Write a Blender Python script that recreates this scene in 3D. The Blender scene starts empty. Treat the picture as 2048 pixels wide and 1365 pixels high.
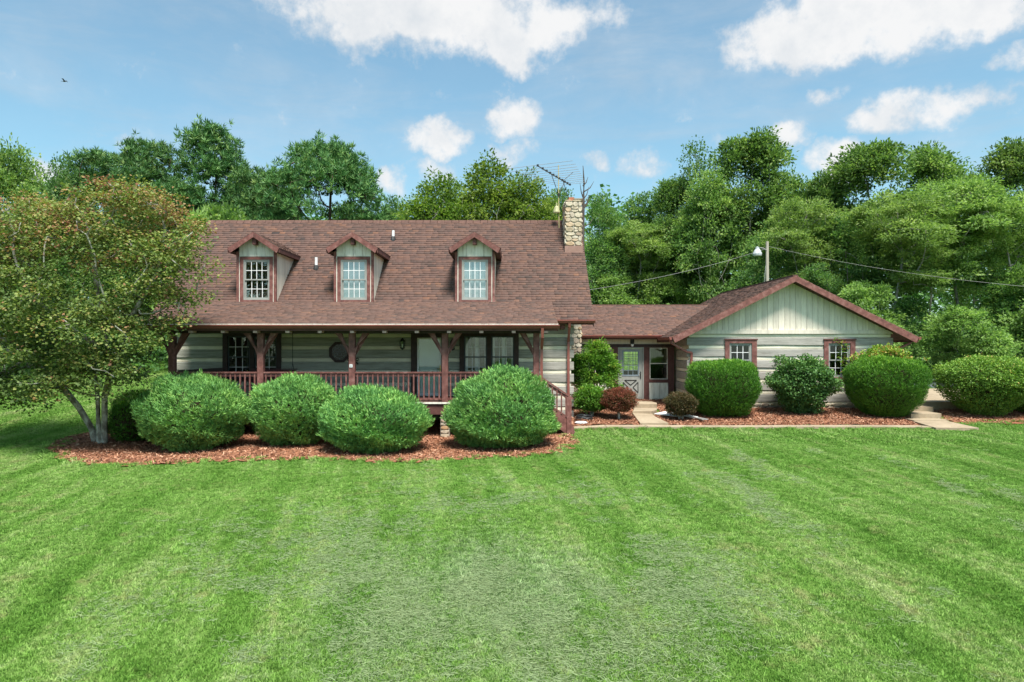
import bpy, math, random
import numpy as np
from mathutils import Vector, Matrix, noise as mnoise

# ------------------------------------------------------------------ camera, sky, sun, exposure
# metres; the camera stands at the origin looking along +Y, heights are relative to its eye level
sc = bpy.context.scene
COL = sc.collection
cam_d = bpy.data.cameras.new('camera')
cam = bpy.data.objects.new('camera', cam_d)
COL.objects.link(cam)
cam.rotation_euler = (math.radians(90), 0, 0)
cam_d.sensor_width = 36.0
cam_d.lens = 24.0
cam_d.shift_y = 7.5 / 2048
cam_d.clip_start = 0.1
cam_d.clip_end = 6000
sc.camera = cam
F = 2048 * 24.0 / 36.0


def at(px, py, d):
    """point at distance d that lies at (px, py) of the 2048 px wide photograph"""
    return Vector(((px - 1024) * d / F, d, (690 - py) * d / F))


SUN_DIR = Vector((0.14, -0.42, 0.89)).normalized()
sun_d = bpy.data.lights.new('sun', 'SUN')
sun_d.energy = 2.7
sun_d.angle = math.radians(16.0)
sun_d.color = (1.0, 0.95, 0.87)
sun = bpy.data.objects.new('sun', sun_d)
COL.objects.link(sun)
sun.rotation_euler = SUN_DIR.to_track_quat('Z', 'Y').to_euler()
sun.location = (20, 10, 60)

sc.view_settings.view_transform = 'Standard'
sc.view_settings.look = 'None'
sc.view_settings.gamma = 1.0
sc.view_settings.use_curve_mapping = False
sc.view_settings.exposure = 1.58
sc.cycles.max_bounces = 6
sc.cycles.diffuse_bounces = 4
sc.cycles.glossy_bounces = 3
sc.cycles.transmission_bounces = 4
sc.cycles.transparent_max_bounces = 12
sc.cycles.caustics_reflective = False
sc.cycles.caustics_refractive = False


class NT:
    """small helper round a node tree"""

    def __init__(self, tree):
        self.t = tree
        tree.nodes.clear()

    def n(self, typ, **kw):
        nd = self.t.nodes.new(typ)
        for k, v in kw.items():
            setattr(nd, k, v)
        return nd

    def l(self, a, b):
        self.t.links.new(a, b)

    def setin(self, sock, v):
        if hasattr(v, 'is_output'):
            self.l(v, sock)
        else:
            sock.default_value = v

    def math(self, op, a, b=0.0, c=0.0, clamp=False):
        nd = self.n('ShaderNodeMath', operation=op, use_clamp=clamp)
        for s, v in zip(nd.inputs, (a, b, c)):
            self.setin(s, v)
        return nd.outputs[0]

    def vmath(self, op, a, b=(0, 0, 0), out=0):
        nd = self.n('ShaderNodeVectorMath', operation=op)
        self.setin(nd.inputs[0], a)
        if op == 'SCALE':
            self.setin(nd.inputs['Scale'], b)
        else:
            self.setin(nd.inputs[1], b)
        return nd.outputs['Value' if op in ('DOT_PRODUCT', 'LENGTH') else 'Vector']

    def noise(self, vec, scale, detail=3.0, rough=0.55, color=False, dist=0.0):
        nd = self.n('ShaderNodeTexNoise')
        self.setin(nd.inputs['Vector'], vec)
        nd.inputs['Scale'].default_value = scale
        nd.inputs['Detail'].default_value = detail
        nd.inputs['Roughness'].default_value = rough
        nd.inputs['Distortion'].default_value = dist
        return nd.outputs['Color' if color else 'Fac']

    def ramp(self, fac, stops, interp='LINEAR'):
        nd = self.n('ShaderNodeValToRGB')
        cr = nd.color_ramp
        cr.interpolation = interp
        while len(cr.elements) < len(stops):
            cr.elements.new(0.5)
        for e, (p, c) in zip(cr.elements, stops):
            e.position = p
            e.color = (*c, 1) if len(c) == 3 else c
        self.setin(nd.inputs['Fac'], fac)
        return nd.outputs['Color']

    def smooth(self, v, lo, hi):
        nd = self.n('ShaderNodeMapRange', interpolation_type='SMOOTHSTEP')
        self.setin(nd.inputs['Value'], v)
        nd.inputs['From Min'].default_value = lo
        nd.inputs['From Max'].default_value = hi
        return nd.outputs['Result']

    def mix(self, fac, a, b, blend='MIX'):
        nd = self.n('ShaderNodeMix', data_type='RGBA', blend_type=blend)
        self.setin(nd.inputs[0], fac)
        for s, v in ((nd.inputs[6], a), (nd.inputs[7], b)):
            if not hasattr(v, 'is_output') and len(v) == 3:
                v = (*v, 1)
            self.setin(s, v)
        return nd.outputs[2]


# sky: Nishita daylight with fair weather clouds lying in fixed directions, thin cirrus, more cloud elsewhere
wd = bpy.data.worlds.new('World')
sc.world = wd
wd.use_nodes = True
W = NT(wd.node_tree)
sky = W.n('ShaderNodeTexSky', sky_type='NISHITA')
sky.sun_disc = False
sky.sun_elevation = math.asin(SUN_DIR.z)
sky.sun_rotation = math.atan2(SUN_DIR.x, SUN_DIR.y)
sky.altitude = 200
sky.air_density = 1.0
sky.dust_density = 1.6
sky.ozone_density = 1.0
gen = W.n('ShaderNodeTexCoord').outputs['Generated']
d = W.vmath('NORMALIZE', gen)
warp = W.noise(d, 9.0, 5.0, 0.6, color=True)
warp = W.vmath('SCALE', W.vmath('SUBTRACT', warp, (0.5, 0.5, 0.5)), 0.085)
dw = W.vmath('ADD', d, warp)
clouds = [  # photograph direction, half width, half height, strength
    (850, 5, 360, 140, 1.1), (1010, 62, 215, 86, 1.0), (1225, 52, 78, 45, .5), (710, 38, 150, 95, .85), (850, 92, 190, 44, .7),
    (1700, 48, 300, 98, 1.1), (1900, 22, 260, 84, 1.05), (1560, 62, 110, 58, .85), (2050, 110, 70, 40, .7),
    (868, 268, 88, 46, 1.0), (1032, 234, 76, 60, .95), (1840, 212, 175, 52, .8), (1905, 190, 75, 34, .6),
    (1660, 190, 58, 32, .55), (1578, 282, 55, 40, .6), (1672, 332, 80, 62, .85), (782, 365, 48, 40, .8),
    (88, 356, 60, 42, .8), (1265, 330, 55, 32, .45), (1030, 305, 85, 36, .5), (1190, 318, 40, 22, .4),
    (258, 292, 36, 20, .4), (880, 330, 70, 30, .35),
    (-700, 120, 380, 110, .9), (-300, 300, 160, 60, .7), (2700, 160, 300, 90, .9), (3500, 320, 300, 90, .8)]
M = None
for (cx, cy, a, b, s) in clouds:
    c = at(cx, cy, 1.0)
    k = 1.0 / c.length
    c.normalize()
    u = Vector((c.y, -c.x, 0)).normalized()
    v = u.cross(c)
    h = W.math('MULTIPLY', W.vmath('DOT_PRODUCT', dw, tuple(u)), F / (a * k))
    w = W.math('MULTIPLY', W.vmath('DOT_PRODUCT', dw, tuple(v)), F / (b * k))
    r = W.math('ADD', W.math('MULTIPLY', h, h), W.math('MULTIPLY', w, w))
    m = W.math('MULTIPLY', W.math('SUBTRACT', 1.0, r), s)
    M = m if M is None else W.math('MAXIMUM', M, m)
# the rest of the sky, behind and above: scattered cloud of the same kind
sep = W.n('ShaderNodeSeparateXYZ')
W.l(d, sep.inputs[0])
up = W.math('MAXIMUM', sep.outputs['Z'], 0.06)
flat = W.n('ShaderNodeCombineXYZ')
W.l(W.math('DIVIDE', sep.outputs['X'], W.math('ADD', up, .12)), flat.inputs[0])
W.l(W.math('DIVIDE', sep.outputs['Y'], W.math('ADD', up, .12)), flat.inputs[1])
gen_c = W.noise(flat.outputs[0], 1.1, 5.0, 0.55)
away = W.smooth(W.math('SUBTRACT', W.math('MULTIPLY', sep.outputs['Y'], 1.0), W.math('MULTIPLY', sep.outputs['Z'], 0.95)), .60, .34)
gen_m = W.math('MULTIPLY', W.math('MULTIPLY', W.math('SUBTRACT', gen_c, .54), 6.0), away)
M = W.math('MAXIMUM', M, gen_m)
fb = W.noise(d, 22.0, 7.0, 0.62)
fb2 = W.noise(d, 9.0, 4.0, 0.5)
dens = W.math('ADD', M, W.math('MULTIPLY', W.math('SUBTRACT', fb, .5), 1.9))
dens = W.smooth(dens, -0.02, .85)
# thin cirrus veil in long streaks
stretch = W.n('ShaderNodeMapping')
stretch.inputs['Rotation'].default_value = (0, math.radians(24), 0)
stretch.inputs['Scale'].default_value = (1.6, 1.6, 7.0)
W.l(d, stretch.inputs['Vector'])
ci = W.smooth(W.noise(stretch.outputs[0], 2.2, 7.0, 0.62, dist=.4), .36, .80)
ci = W.math('ADD', W.math('MULTIPLY', ci, .40), .10)
cover = W.math('MAXIMUM', W.math('MULTIPLY', dens, 0.97), ci)
bg_sky = W.n('ShaderNodeBackground')
W.l(W.mix(1.0, sky.outputs[0], (.76, 1.02, .93), 'MULTIPLY'), bg_sky.inputs['Color'])
bg_sky.inputs["Strength"].default_value = 0.072
bg_cl = W.n('ShaderNodeBackground')
ccol = W.ramp(W.math('ADD', W.math('MULTIPLY', dens, .42), W.math('MULTIPLY', W.noise(d, 15.0, 6.0, .6), .75)), [(.30, (.60, .68, .76)), (.62, (.80, .84, .88)), (.84, (1.0, 1.0, 1.0))])
W.l(ccol, bg_cl.inputs['Color'])
bg_cl.inputs['Strength'].default_value = 0.315
mx = W.n('ShaderNodeMixShader')
W.l(cover, mx.inputs[0])
W.l(bg_sky.outputs[0], mx.inputs[1])
W.l(bg_cl.outputs[0], mx.inputs[2])
wo = W.n('ShaderNodeOutputWorld')
W.l(mx.outputs[0], wo.inputs['Surface'])

# ------------------------------------------------------------------ helpers
rng = np.random.default_rng(7)
random.seed(7)
WL = {}


def link(o, parent=None, loc=(0, 0, 0)):
    COL.objects.link(o)
    loc = Vector(loc)
    if parent is not None:
        o.parent = parent
        o.location = loc - WL[parent.name]
    else:
        o.location = loc
    WL[o.name] = loc
    return o


def tag(o, label, cat=None, group=None):
    o['label'] = label
    if cat:
        o['category'] = cat
    if group:
        o['group'] = group
    return o


def thing(name, label, cat, loc, group=None):
    o = bpy.data.objects.new(name, None)
    o.empty_display_size = 0.2
    link(o, None, loc)
    return tag(o, label, cat, group)


def kind(o, k):
    o['kind'] = k
    return o


def inst(name, mesh, loc, parent=None, rot=None, scale=None):
    o = bpy.data.objects.new(name, mesh)
    link(o, parent, loc)
    if rot is not None:
        o.rotation_euler = rot
    if scale is not None:
        o.scale = scale
    return o


def np_mesh(name, verts, faces_n, loops, mat=None, tint=None, smooth=False):
    """verts (N,3), faces_n = corners per face, loops = flat vertex indices"""
    me = bpy.data.meshes.new(name)
    verts = np.ascontiguousarray(verts, dtype=np.float32)
    loops = np.ascontiguousarray(loops, dtype=np.int32)
    faces_n = np.ascontiguousarray(faces_n, dtype=np.int32)
    me.vertices.add(len(verts))
    me.vertices.foreach_set('co', verts.ravel())
    me.loops.add(len(loops))
    me.loops.foreach_set('vertex_index', loops)
    me.polygons.add(len(faces_n))
    starts = np.concatenate(([0], np.cumsum(faces_n)[:-1])).astype(np.int32)
    me.polygons.foreach_set('loop_start', starts)
    me.update(calc_edges=True)
    if tint is not None:
        a = me.attributes.new('tint', 'FLOAT', 'POINT')
        a.data.foreach_set('value', np.ascontiguousarray(tint, dtype=np.float32))
    if smooth:
        me.polygons.foreach_set('use_smooth', np.ones(len(faces_n), dtype=bool))
    if mat:
        me.materials.append(mat)
    me.validate(clean_customdata=False)
    return me


def quads_mesh(name, q, tint, mat):
    """q (N,4,3): N separate quads, tint (N,)"""
    n = len(q)
    return np_mesh(name, q.reshape(-1, 3), np.full(n, 4), np.arange(n * 4), mat, np.repeat(tint, 4))


class MB:
    def __init__(self):
        self.v, self.f = [], []

    def add(self, vs, fs):
        k = len(self.v)
        self.v += [tuple(p) for p in vs]
        self.f += [tuple(i + k for i in f) for f in fs]
        return self

    def box(self, x0, x1, y0, y1, z0, z1):
        return self.hexa([(x0, y0, z0), (x1, y0, z0), (x1, y1, z0), (x0, y1, z0),
                          (x0, y0, z1), (x1, y0, z1), (x1, y1, z1), (x0, y1, z1)])

    def hexa(self, p):
        return self.add(p, [(3, 2, 1, 0), (4, 5, 6, 7), (0, 1, 5, 4), (1, 2, 6, 5), (2, 3, 7, 6), (3, 0, 4, 7)])

    def prism(self, poly, off):
        """planar polygon of 3-D points extruded by the vector off"""
        n = len(poly)
        off = Vector(off)
        a = [Vector(p) for p in poly]
        b = [p + off for p in a]
        fs = [tuple(range(n - 1, -1, -1)), tuple(range(n, 2 * n))]
        fs += [(i, (i + 1) % n, n + (i + 1) % n, n + i) for i in range(n)]
        return self.add(a + b, fs)

    def beam(self, a, b, w, h, up=(0, 0, 1)):
        """bar of section w x h from a to b"""
        a, b = Vector(a), Vector(b)
        t = (b - a).normalized()
        s = t.cross(Vector(up))
        if s.length < 1e-4:
            s = t.cross(Vector((0, 1, 0)))
        s.normalize()
        q = s.cross(t)
        s, q = s * w / 2, q * h / 2
        return self.hexa([a - s - q, a + s - q, b + s - q, b - s - q, a - s + q, a + s + q, b + s + q, b - s + q])

    def tube(self, path, r, n=6):
        path = [Vector(p) for p in path]
        rr = r if isinstance(r, (list, tuple)) else [r] * len(path)
        vs, fs = [], []
        for i, p in enumerate(path):
            t = (path[min(i + 1, len(path) - 1)] - path[max(i - 1, 0)]).normalized()
            s = t.cross(Vector((0, 0, 1)))
            if s.length < 1e-3:
                s = Vector((1, 0, 0))
            s.normalize()
            q = s.cross(t)
            for k in range(n):
                an = 2 * math.pi * k / n
                vs.append(p + (s * math.cos(an) + q * math.sin(an)) * rr[i])
        for i in range(len(path) - 1):
            for k in range(n):
                k2 = (k + 1) % n
                fs.append((i * n + k, i * n + k2, (i + 1) * n + k2, (i + 1) * n + k))
        fs.append(tuple(range(n - 1, -1, -1)))
        fs.append(tuple((len(path) - 1) * n + k for k in range(n)))
        return self.add(vs, fs)

    def lathe(self, c, prof, n=12):
        c = Vector(c)
        vs, fs = [], []
        for (r, z) in prof:
            for k in range(n):
                an = 2 * math.pi * k / n
                vs.append(c + Vector((r * math.cos(an), r * math.sin(an), z)))
        for i in range(len(prof) - 1):
            for k in range(n):
                k2 = (k + 1) % n
                fs.append((i * n + k, i * n + k2, (i + 1) * n + k2, (i + 1) * n + k))
        fs.append(tuple(range(n - 1, -1, -1)))
        fs.append(tuple((len(prof) - 1) * n + k for k in range(n)))
        return self.add(vs, fs)

    def mesh(self, name, mat, origin=(0, 0, 0), smooth=False):
        o = Vector(origin)
        me = bpy.data.meshes.new(name)
        me.from_pydata([tuple(Vector(p) - o) for p in self.v], [], self.f)
        if mat:
            me.materials.append(mat)
        if smooth:
            for p in me.polygons:
                p.use_smooth = True
        me.update()
        return me

    def build(self, name, mat, parent=None, smooth=False, origin=None):
        if origin is None:
            a = np.array([tuple(p) for p in self.v])
            lo, hi = a.min(0), a.max(0)
            origin = ((lo[0] + hi[0]) / 2, (lo[1] + hi[1]) / 2, lo[2])
        o = bpy.data.objects.new(name, self.mesh(name, mat, origin, smooth))
        return link(o, parent, origin)


# ------------------------------------------------------------------ materials
def bsdf(nt, color, rough=.7, spec=.3, bump=None, bump_d=.02, bump_s=.5):
    b = nt.n('ShaderNodeBsdfPrincipled')
    nt.setin(b.inputs['Base Color'], color if hasattr(color, 'is_output') else (*color, 1))
    nt.setin(b.inputs['Roughness'], rough)
    b.inputs['Specular IOR Level'].default_value = spec
    if bump is not None:
        bp = nt.n('ShaderNodeBump')
        bp.inputs['Distance'].default_value = bump_d
        bp.inputs['Strength'].default_value = bump_s
        nt.l(bump, bp.inputs['Height'])
        nt.l(bp.outputs[0], b.inputs['Normal'])
    return b


def new_mat(name):
    m = bpy.data.materials.new(name)
    m.use_nodes = True
    return m, NT(m.node_tree)


def finish(nt, sh):
    o = nt.n('ShaderNodeOutputMaterial')
    nt.l(sh, o.inputs['Surface'])


def pmat(name, stops, scale=(1, 1, 1), ns=4.0, detail=5.0, rough=.75, spec=.25, bump_d=.0, rand=0.0, fine=0.0, metal=0.0, rotobj=False):
    """noise in world position, stretched by scale, ramped through stops; rand varies it from object to object"""
    m, nt = new_mat(name)
    pos = nt.n('ShaderNodeNewGeometry').outputs['Position']
    oi = nt.n('ShaderNodeObjectInfo').outputs['Random']
    mp = nt.n('ShaderNodeMapping')
    mp.inputs['Scale'].default_value = scale
    nt.l(pos, mp.inputs['Vector'])
    vec = mp.outputs[0]
    if rand:
        off = nt.n('ShaderNodeCombineXYZ')
        nt.l(nt.math('MULTIPLY', oi, 37.0), off.inputs[0])
        nt.l(nt.math('MULTIPLY', oi, 91.0), off.inputs[1])
        vec = nt.vmath('ADD', vec, off.outputs[0])
    f = nt.noise(vec, ns, detail, .6)
    col = nt.ramp(f, stops)
    if rand:
        val = nt.math('ADD', 1 - rand / 2, nt.math('MULTIPLY', oi, rand))
        cc = nt.n('ShaderNodeCombineXYZ')
        for i in range(3):
            nt.l(val, cc.inputs[i])
        col = nt.mix(1.0, col, cc.outputs[0], 'MULTIPLY')
    if fine:
        f2 = nt.noise(vec, ns * 6, 3.0, .7)
        col = nt.mix(fine, col, nt.ramp(f2, [(.35, (.55, .55, .55)), (.65, (1.25, 1.25, 1.25))]), 'MULTIPLY')
    b = bsdf(nt, col, rough, spec, f if bump_d else None, bump_d)
    b.inputs['Metallic'].default_value = metal
    finish(nt, b.outputs[0])
    return m


def leaf_mat(name, stops, trans=.3, rough=.55, objvar=.25, spec=.25):
    """leaf colour from the leaf's own tint value; each plant a little different"""
    m, nt = new_mat(name)
    t = nt.n('ShaderNodeAttribute', attribute_name='tint').outputs['Fac']
    col = nt.ramp(t, stops)
    oi = nt.n('ShaderNodeObjectInfo').outputs['Random']
    hs = nt.n('ShaderNodeHueSaturation')
    nt.l(col, hs.inputs['Color'])
    nt.l(nt.math('ADD', 1 - objvar / 2, nt.math('MULTIPLY', oi, objvar)), hs.inputs['Value'])
    nt.l(nt.math('ADD', .5 - objvar * .03, nt.math('MULTIPLY', nt.math('FRACT', nt.math('MULTIPLY', oi, 7.31)), objvar * .06)), hs.inputs['Hue'])
    b = bsdf(nt, hs.outputs[0], rough, spec)
    tr = nt.n('ShaderNodeBsdfTranslucent')
    nt.l(nt.mix(1.0, hs.outputs[0], (1.15, 1.25, .7), 'MULTIPLY'), tr.inputs['Color'])
    mx = nt.n('ShaderNodeMixShader')
    mx.inputs[0].default_value = trans
    nt.l(b.outputs[0], mx.inputs[1])
    nt.l(tr.outputs[0], mx.inputs[2])
    finish(nt, mx.outputs[0])
    return m


G = lambda v: (v, v, v)
M_LOG = pmat('weathered_log', [(0.25, (0.198, 0.183, 0.16)), (0.45, (0.326, 0.31, 0.279)), (0.62, (0.413, 0.39, 0.355)), (0.8, (0.292, 0.264, 0.228))], (.5, 3, 7), 2.2, 8, .85, .15, .012, .28, .35)
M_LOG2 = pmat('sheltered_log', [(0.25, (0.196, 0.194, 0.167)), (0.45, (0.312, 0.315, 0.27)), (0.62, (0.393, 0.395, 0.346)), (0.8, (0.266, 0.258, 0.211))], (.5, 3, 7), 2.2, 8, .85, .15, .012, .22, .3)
M_CHINK = pmat('chinking', [(0.3, (0.706, 0.652, 0.513)), (0.7, (0.823, 0.776, 0.643))], (1, 1, 1), 3, 5, .9, .1, .006, .1)
M_BOARD = pmat('weathered_board', [(0.22, (0.424, 0.383, 0.318)), (0.38, (0.696, 0.628, 0.538)), (0.7, (0.847, 0.765, 0.649))], (5, 5, .6), 2.0, 8, .85, .15, .004, .2, .2)
M_CREAM = pmat('cream_board', [(0.28, (0.44, 0.418, 0.335)), (0.48, (0.726, 0.715, 0.626)), (0.75, (0.858, 0.847, 0.756))], (5, 5, .8), 2.0, 7, .8, .2, .003, .12)
M_RED = pmat('red_stain', [(0.3, (0.106, 0.048, 0.042)), (0.5, (0.189, 0.078, 0.067)), (0.72, (0.285, 0.147, 0.131))], (2.5, 2.5, 2.5), 2.5, 7, .7, .25, .004, .2, .3)
M_GUT = pmat('red_gutter', [(.3, (.20, .062, .050)), (.7, (.28, .092, .074))], (1, 1, 1), 1.5, 3, .38, .5, 0, .1)
M_BROWN = pmat('brown_trim', [(.3, (.085, .036, .032)), (.7, (.15, .065, .055))], (2, 2, 2), 2.5, 6, .65, .3, .003, .15, .2)
M_DARK = pmat('dark_brown_casing', [(.3, (.035, .020, .020)), (.7, (.065, .040, .036))], (2, 2, 2), 3, 4, .6, .3, 0, .1)
M_SOFFIT = pmat('dark_soffit', [(0.3, (0.063, 0.039, 0.034)), (0.7, (0.119, 0.077, 0.063))], (6, 1, 1), 2, 4, .85, .1, 0)
M_GREYSASH = pmat('grey_sash', [(.3, (.26, .27, .25)), (.7, (.34, .35, .33))], (1, 1, 1), 4, 3, .5, .4)
M_DARKSASH = pmat('slate_sash', [(.3, (.045, .06, .07)), (.7, (.065, .08, .09))], (1, 1, 1), 4, 3, .45, .4)
M_WHITE = pmat('white_paint', [(.3, G(.74)), (.7, G(.82))], (1, 1, 1), 4, 3, .5, .4)
M_CURT = pmat('white_curtain', [(.3, (.70, .71, .72)), (.7, (.84, .84, .84))], (14, 1, .3), 2, 3, .9, .1)
M_BLIND = pmat('pale_blind', [(.3, (.50, .54, .57)), (.7, (.60, .63, .65))], (1, 1, 20), 2, 3, .8, .2)
M_DOOR = pmat('pale_storm_door', [(0.3, (0.672, 0.744, 0.768)), (0.7, (0.768, 0.828, 0.84))], (1, 1, 1), 1.5, 3, .3, .5)
M_GREYDOOR = pmat('grey_painted_door', [(0.3, (0.264, 0.271, 0.251)), (0.7, (0.33, 0.337, 0.317))], (3, 3, 1), 2, 4, .5, .4)
M_BLUEGREY = pmat('blue_grey_frame', [(.3, (.16, .20, .24)), (.7, (.22, .27, .31))], (1, 1, 1), 3, 3, .45, .4)
M_BLACK = pmat('black_metal', [(.3, G(.012)), (.7, G(.025))], (1, 1, 1), 5, 3, .45, .4)
M_BRASS = pmat('brass', [(.3, (.55, .38, .12)), (.7, (.70, .50, .20))], (1, 1, 1), 5, 2, .3, .5, metal=.8)
M_ROOM = pmat('dim_room', [(.3, (.06, .055, .05)), (.7, (.10, .09, .08))], (1, 1, 1), 2, 2, .9, .1)
M_DECK = pmat('deck_boards', [(.3, (.12, .06, .05)), (.7, (.22, .13, .11))], (1, 8, 1), 2, 5, .75, .2, .003)
M_CONC = pmat('tan_concrete', [(.25, (.26, .205, .14)), (.5, (.34, .27, .19)), (.75, (.41, .335, .24))], (1, 1, 1), 1.6, 8, .85, .15, .004, .12, .25)
M_ASPH = pmat('asphalt', [(.3, (.09, .10, .12)), (.7, (.15, .16, .18))], (1, 1, 1), 6, 6, .85, .2, .004)
M_MULCH = pmat('mulch_ground', [(0.25, (0.097, 0.044, 0.024)), (0.5, (0.284, 0.126, 0.07)), (0.75, (0.434, 0.216, 0.131))], (1, 1, 1), 9, 8, .95, .1, .03, 0, .5)
M_METAL = pmat('grey_metal', [(.3, (.30, .30, .29)), (.7, (.42, .42, .41))], (1, 1, 1), 6, 3, .45, .5, metal=.4)
M_POLE = pmat('weathered_pole', [(.3, (.30, .27, .22)), (.7, (.50, .46, .39))], (6, 6, .5), 2, 6, .9, .1, .004)
M_BARK = pmat('grey_bark', [(.28, (.10, .095, .08)), (.5, (.27, .26, .23)), (.72, (.45, .44, .40))], (1.4, 1.4, .7), 5, 7, .95, .1, .03, .25)
M_MAPLEBARK = pmat('lichen_grey_bark', [(0.3, (0.078, 0.065, 0.052)), (0.46, (0.221, 0.202, 0.169)), (0.6, (0.442, 0.442, 0.377)), (0.8, (0.26, 0.208, 0.156))], (1.2, 1.2, .8), 4.5, 7, .95, .1, .03)
M_PINEBARK = pmat('dark_pine_bark', [(.3, (.035, .026, .02)), (.7, (.12, .085, .065))], (2, 2, .6), 4, 6, .95, .1, .03, .2)
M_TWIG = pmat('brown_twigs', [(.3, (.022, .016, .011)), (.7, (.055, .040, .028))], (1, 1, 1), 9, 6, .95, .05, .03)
M_DEAD = pmat('dead_wood', [(.3, (.05, .042, .036)), (.7, (.13, .11, .10))], (2, 2, 1), 5, 4, .9, .1)
M_SHING = leaf_mat('shingle', [(0.0, (0.064, 0.05, 0.047)), (0.26, (0.101, 0.07, 0.061)), (0.5, (0.134, 0.083, 0.07)), (0.75, (0.166, 0.096, 0.073)), (1, (0.228, 0.117, 0.075))], 0.0, .92, .06, .12)
M_ROOF = pmat('roof_felt', [(.3, (.10, .06, .05)), (.7, (.15, .085, .07))], (1, 1, 1), 6, 4, .95, .1)


def stone_mat():
    m, nt = new_mat('field_stone')
    pos = nt.n('ShaderNodeNewGeometry').outputs['Position']
    oi = nt.n('ShaderNodeObjectInfo').outputs['Random']
    base = nt.ramp(oi, [(0, (0.552, 0.479, 0.371)), (0.2, (0.456, 0.376, 0.265)), (0.36, (0.624, 0.559, 0.456)), (0.5, (0.504, 0.319, 0.17)), (0.62, (0.552, 0.49, 0.403)), (0.76, (0.66, 0.57, 0.424)), (0.88, (0.396, 0.308, 0.254)), (1, (0.54, 0.41, 0.254))])
    f = nt.noise(pos, 7, 6, .65)
    col = nt.mix(.75, base, nt.ramp(f, [(.3, (.55, .52, .50)), (.55, (1.0, 1.0, 1.0)), (.8, (1.25, 1.2, 1.1))]), 'MULTIPLY')
    finish(nt, bsdf(nt, col, .9, .15, f, .03).outputs[0])
    return m


M_STONE = stone_mat()
M_MORTAR = pmat('mortar', [(0.3, (0.336, 0.3, 0.252)), (0.7, (0.504, 0.456, 0.384))], (1, 1, 1), 8, 5, .95, .1, .01)


def glass_mat(name, refl, tint):
    m, nt = new_mat(name)
    tr = nt.n('ShaderNodeBsdfTransparent')
    tr.inputs['Color'].default_value = (*tint, 1)
    gl = nt.n('ShaderNodeBsdfGlossy')
    gl.inputs['Roughness'].default_value = .02
    gl.inputs['Color'].default_value = (.95, .97, 1, 1)
    pos = nt.n('ShaderNodeNewGeometry').outputs['Position']
    bp = nt.n('ShaderNodeBump')
    bp.inputs['Distance'].default_value = .006
    bp.inputs['Strength'].default_value = .1
    nt.l(nt.noise(pos, 2.5, 2), bp.inputs['Height'])
    nt.l(bp.outputs[0], gl.inputs['Normal'])
    mx = nt.n('ShaderNodeMixShader')
    mx.inputs[0].default_value = refl
    nt.l(tr.outputs[0], mx.inputs[1])
    nt.l(gl.outputs[0], mx.inputs[2])
    finish(nt, mx.outputs[0])
    return m


M_GLASS = glass_mat('window_glass', .17, (.80, .84, .84))
M_DIMGLASS = glass_mat('dim_glass', .07, (.55, .62, .68))
M_CLEAR = glass_mat('clear_glass', .07, (.92, .95, .93))
M_SCREEN = glass_mat('insect_screen', .10, (.30, .36, .42))


# lawn colour lives in world position: mower stripes, lighter tufts, pale clippings
def lawn_color(nt):
    pos = nt.n('ShaderNodeNewGeometry').outputs['Position']
    sp = nt.n('ShaderNodeSeparateXYZ')
    nt.l(pos, sp.inputs[0])
    x, y = sp.outputs[0], sp.outputs[1]
    wob = nt.math('MULTIPLY', nt.math('SUBTRACT', nt.noise(pos, .35, 3), .5), .7)
    s = nt.math('ADD', nt.math('ADD', nt.math('MULTIPLY', x, .987), nt.math('MULTIPLY', y, .16)), wob)
    t = nt.math('ADD', nt.math('MULTIPLY', x, -.16), nt.math('MULTIPLY', y, .987))
    stripe = nt.math('ADD', .5, nt.math('MULTIPLY', nt.math('SINE', nt.math('MULTIPLY', s, 2 * math.pi / 2.1)), .5))
    lv = nt.n('ShaderNodeCombineXYZ')
    nt.l(nt.math('MULTIPLY', s, 1.5), lv.inputs[0])
    nt.l(nt.math('MULTIPLY', t, .13), lv.inputs[1])
    streak = nt.noise(lv.outputs[0], 1.3, 6, .65)
    patch = nt.noise(pos, .55, 5, .6)
    fine = nt.noise(pos, 9.0, 5, .65)
    f = nt.math('ADD', nt.math('MULTIPLY', stripe, .085), nt.math('ADD', nt.math('MULTIPLY', nt.math('SUBTRACT', streak, .14), .80), nt.math('MULTIPLY', nt.math('SUBTRACT', patch, .12), .42)))
    f = nt.math('ADD', f, nt.math('MULTIPLY', nt.math('SUBTRACT', fine, .5), .55))
    col = nt.ramp(f, [(.20, (.085, .205, .028)), (.40, (.155, .305, .052)), (.54, (.230, .385, .090)), (.68, (.345, .450, .165)), (.85, (.44, .49, .25))])
    # clippings: a large pale patch in front of the porch and scattered streaks
    wv = nt.math('MULTIPLY', nt.math('SUBTRACT', nt.noise(pos, .5, 4, .6), .5), 5.0)
    dx = nt.math('DIVIDE', nt.math('ADD', nt.math('ADD', x, .5), wv), 3.2)
    dy = nt.math('DIVIDE', nt.math('SUBTRACT', y, 9.6), 4.0)
    reg = nt.math('SUBTRACT', 1.0, nt.math('SQRT', nt.math('ADD', nt.math('MULTIPLY', dx, dx), nt.math('MULTIPLY', dy, dy))), clamp=True)
    clip = nt.math('ADD', nt.math('ADD', nt.math('MULTIPLY', reg, .55), nt.math('MULTIPLY', nt.math('SUBTRACT', streak, .5), .9)), nt.math('MULTIPLY', nt.math('SUBTRACT', fine, .5), .9))
    clip = nt.smooth(clip, .08, .62)
    clip = nt.math('MULTIPLY', clip, .62)
    dry = nt.math('MULTIPLY', nt.smooth(nt.math('ADD', nt.math('MULTIPLY', nt.noise(pos, 2.1, 5, .7), .7), nt.math('MULTIPLY', streak, .3)), .52, .68), .60)
    col = nt.mix(dry, col, (.36, .34, .16))
    return nt.mix(clip, col, (.33, .41, .25))


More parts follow.
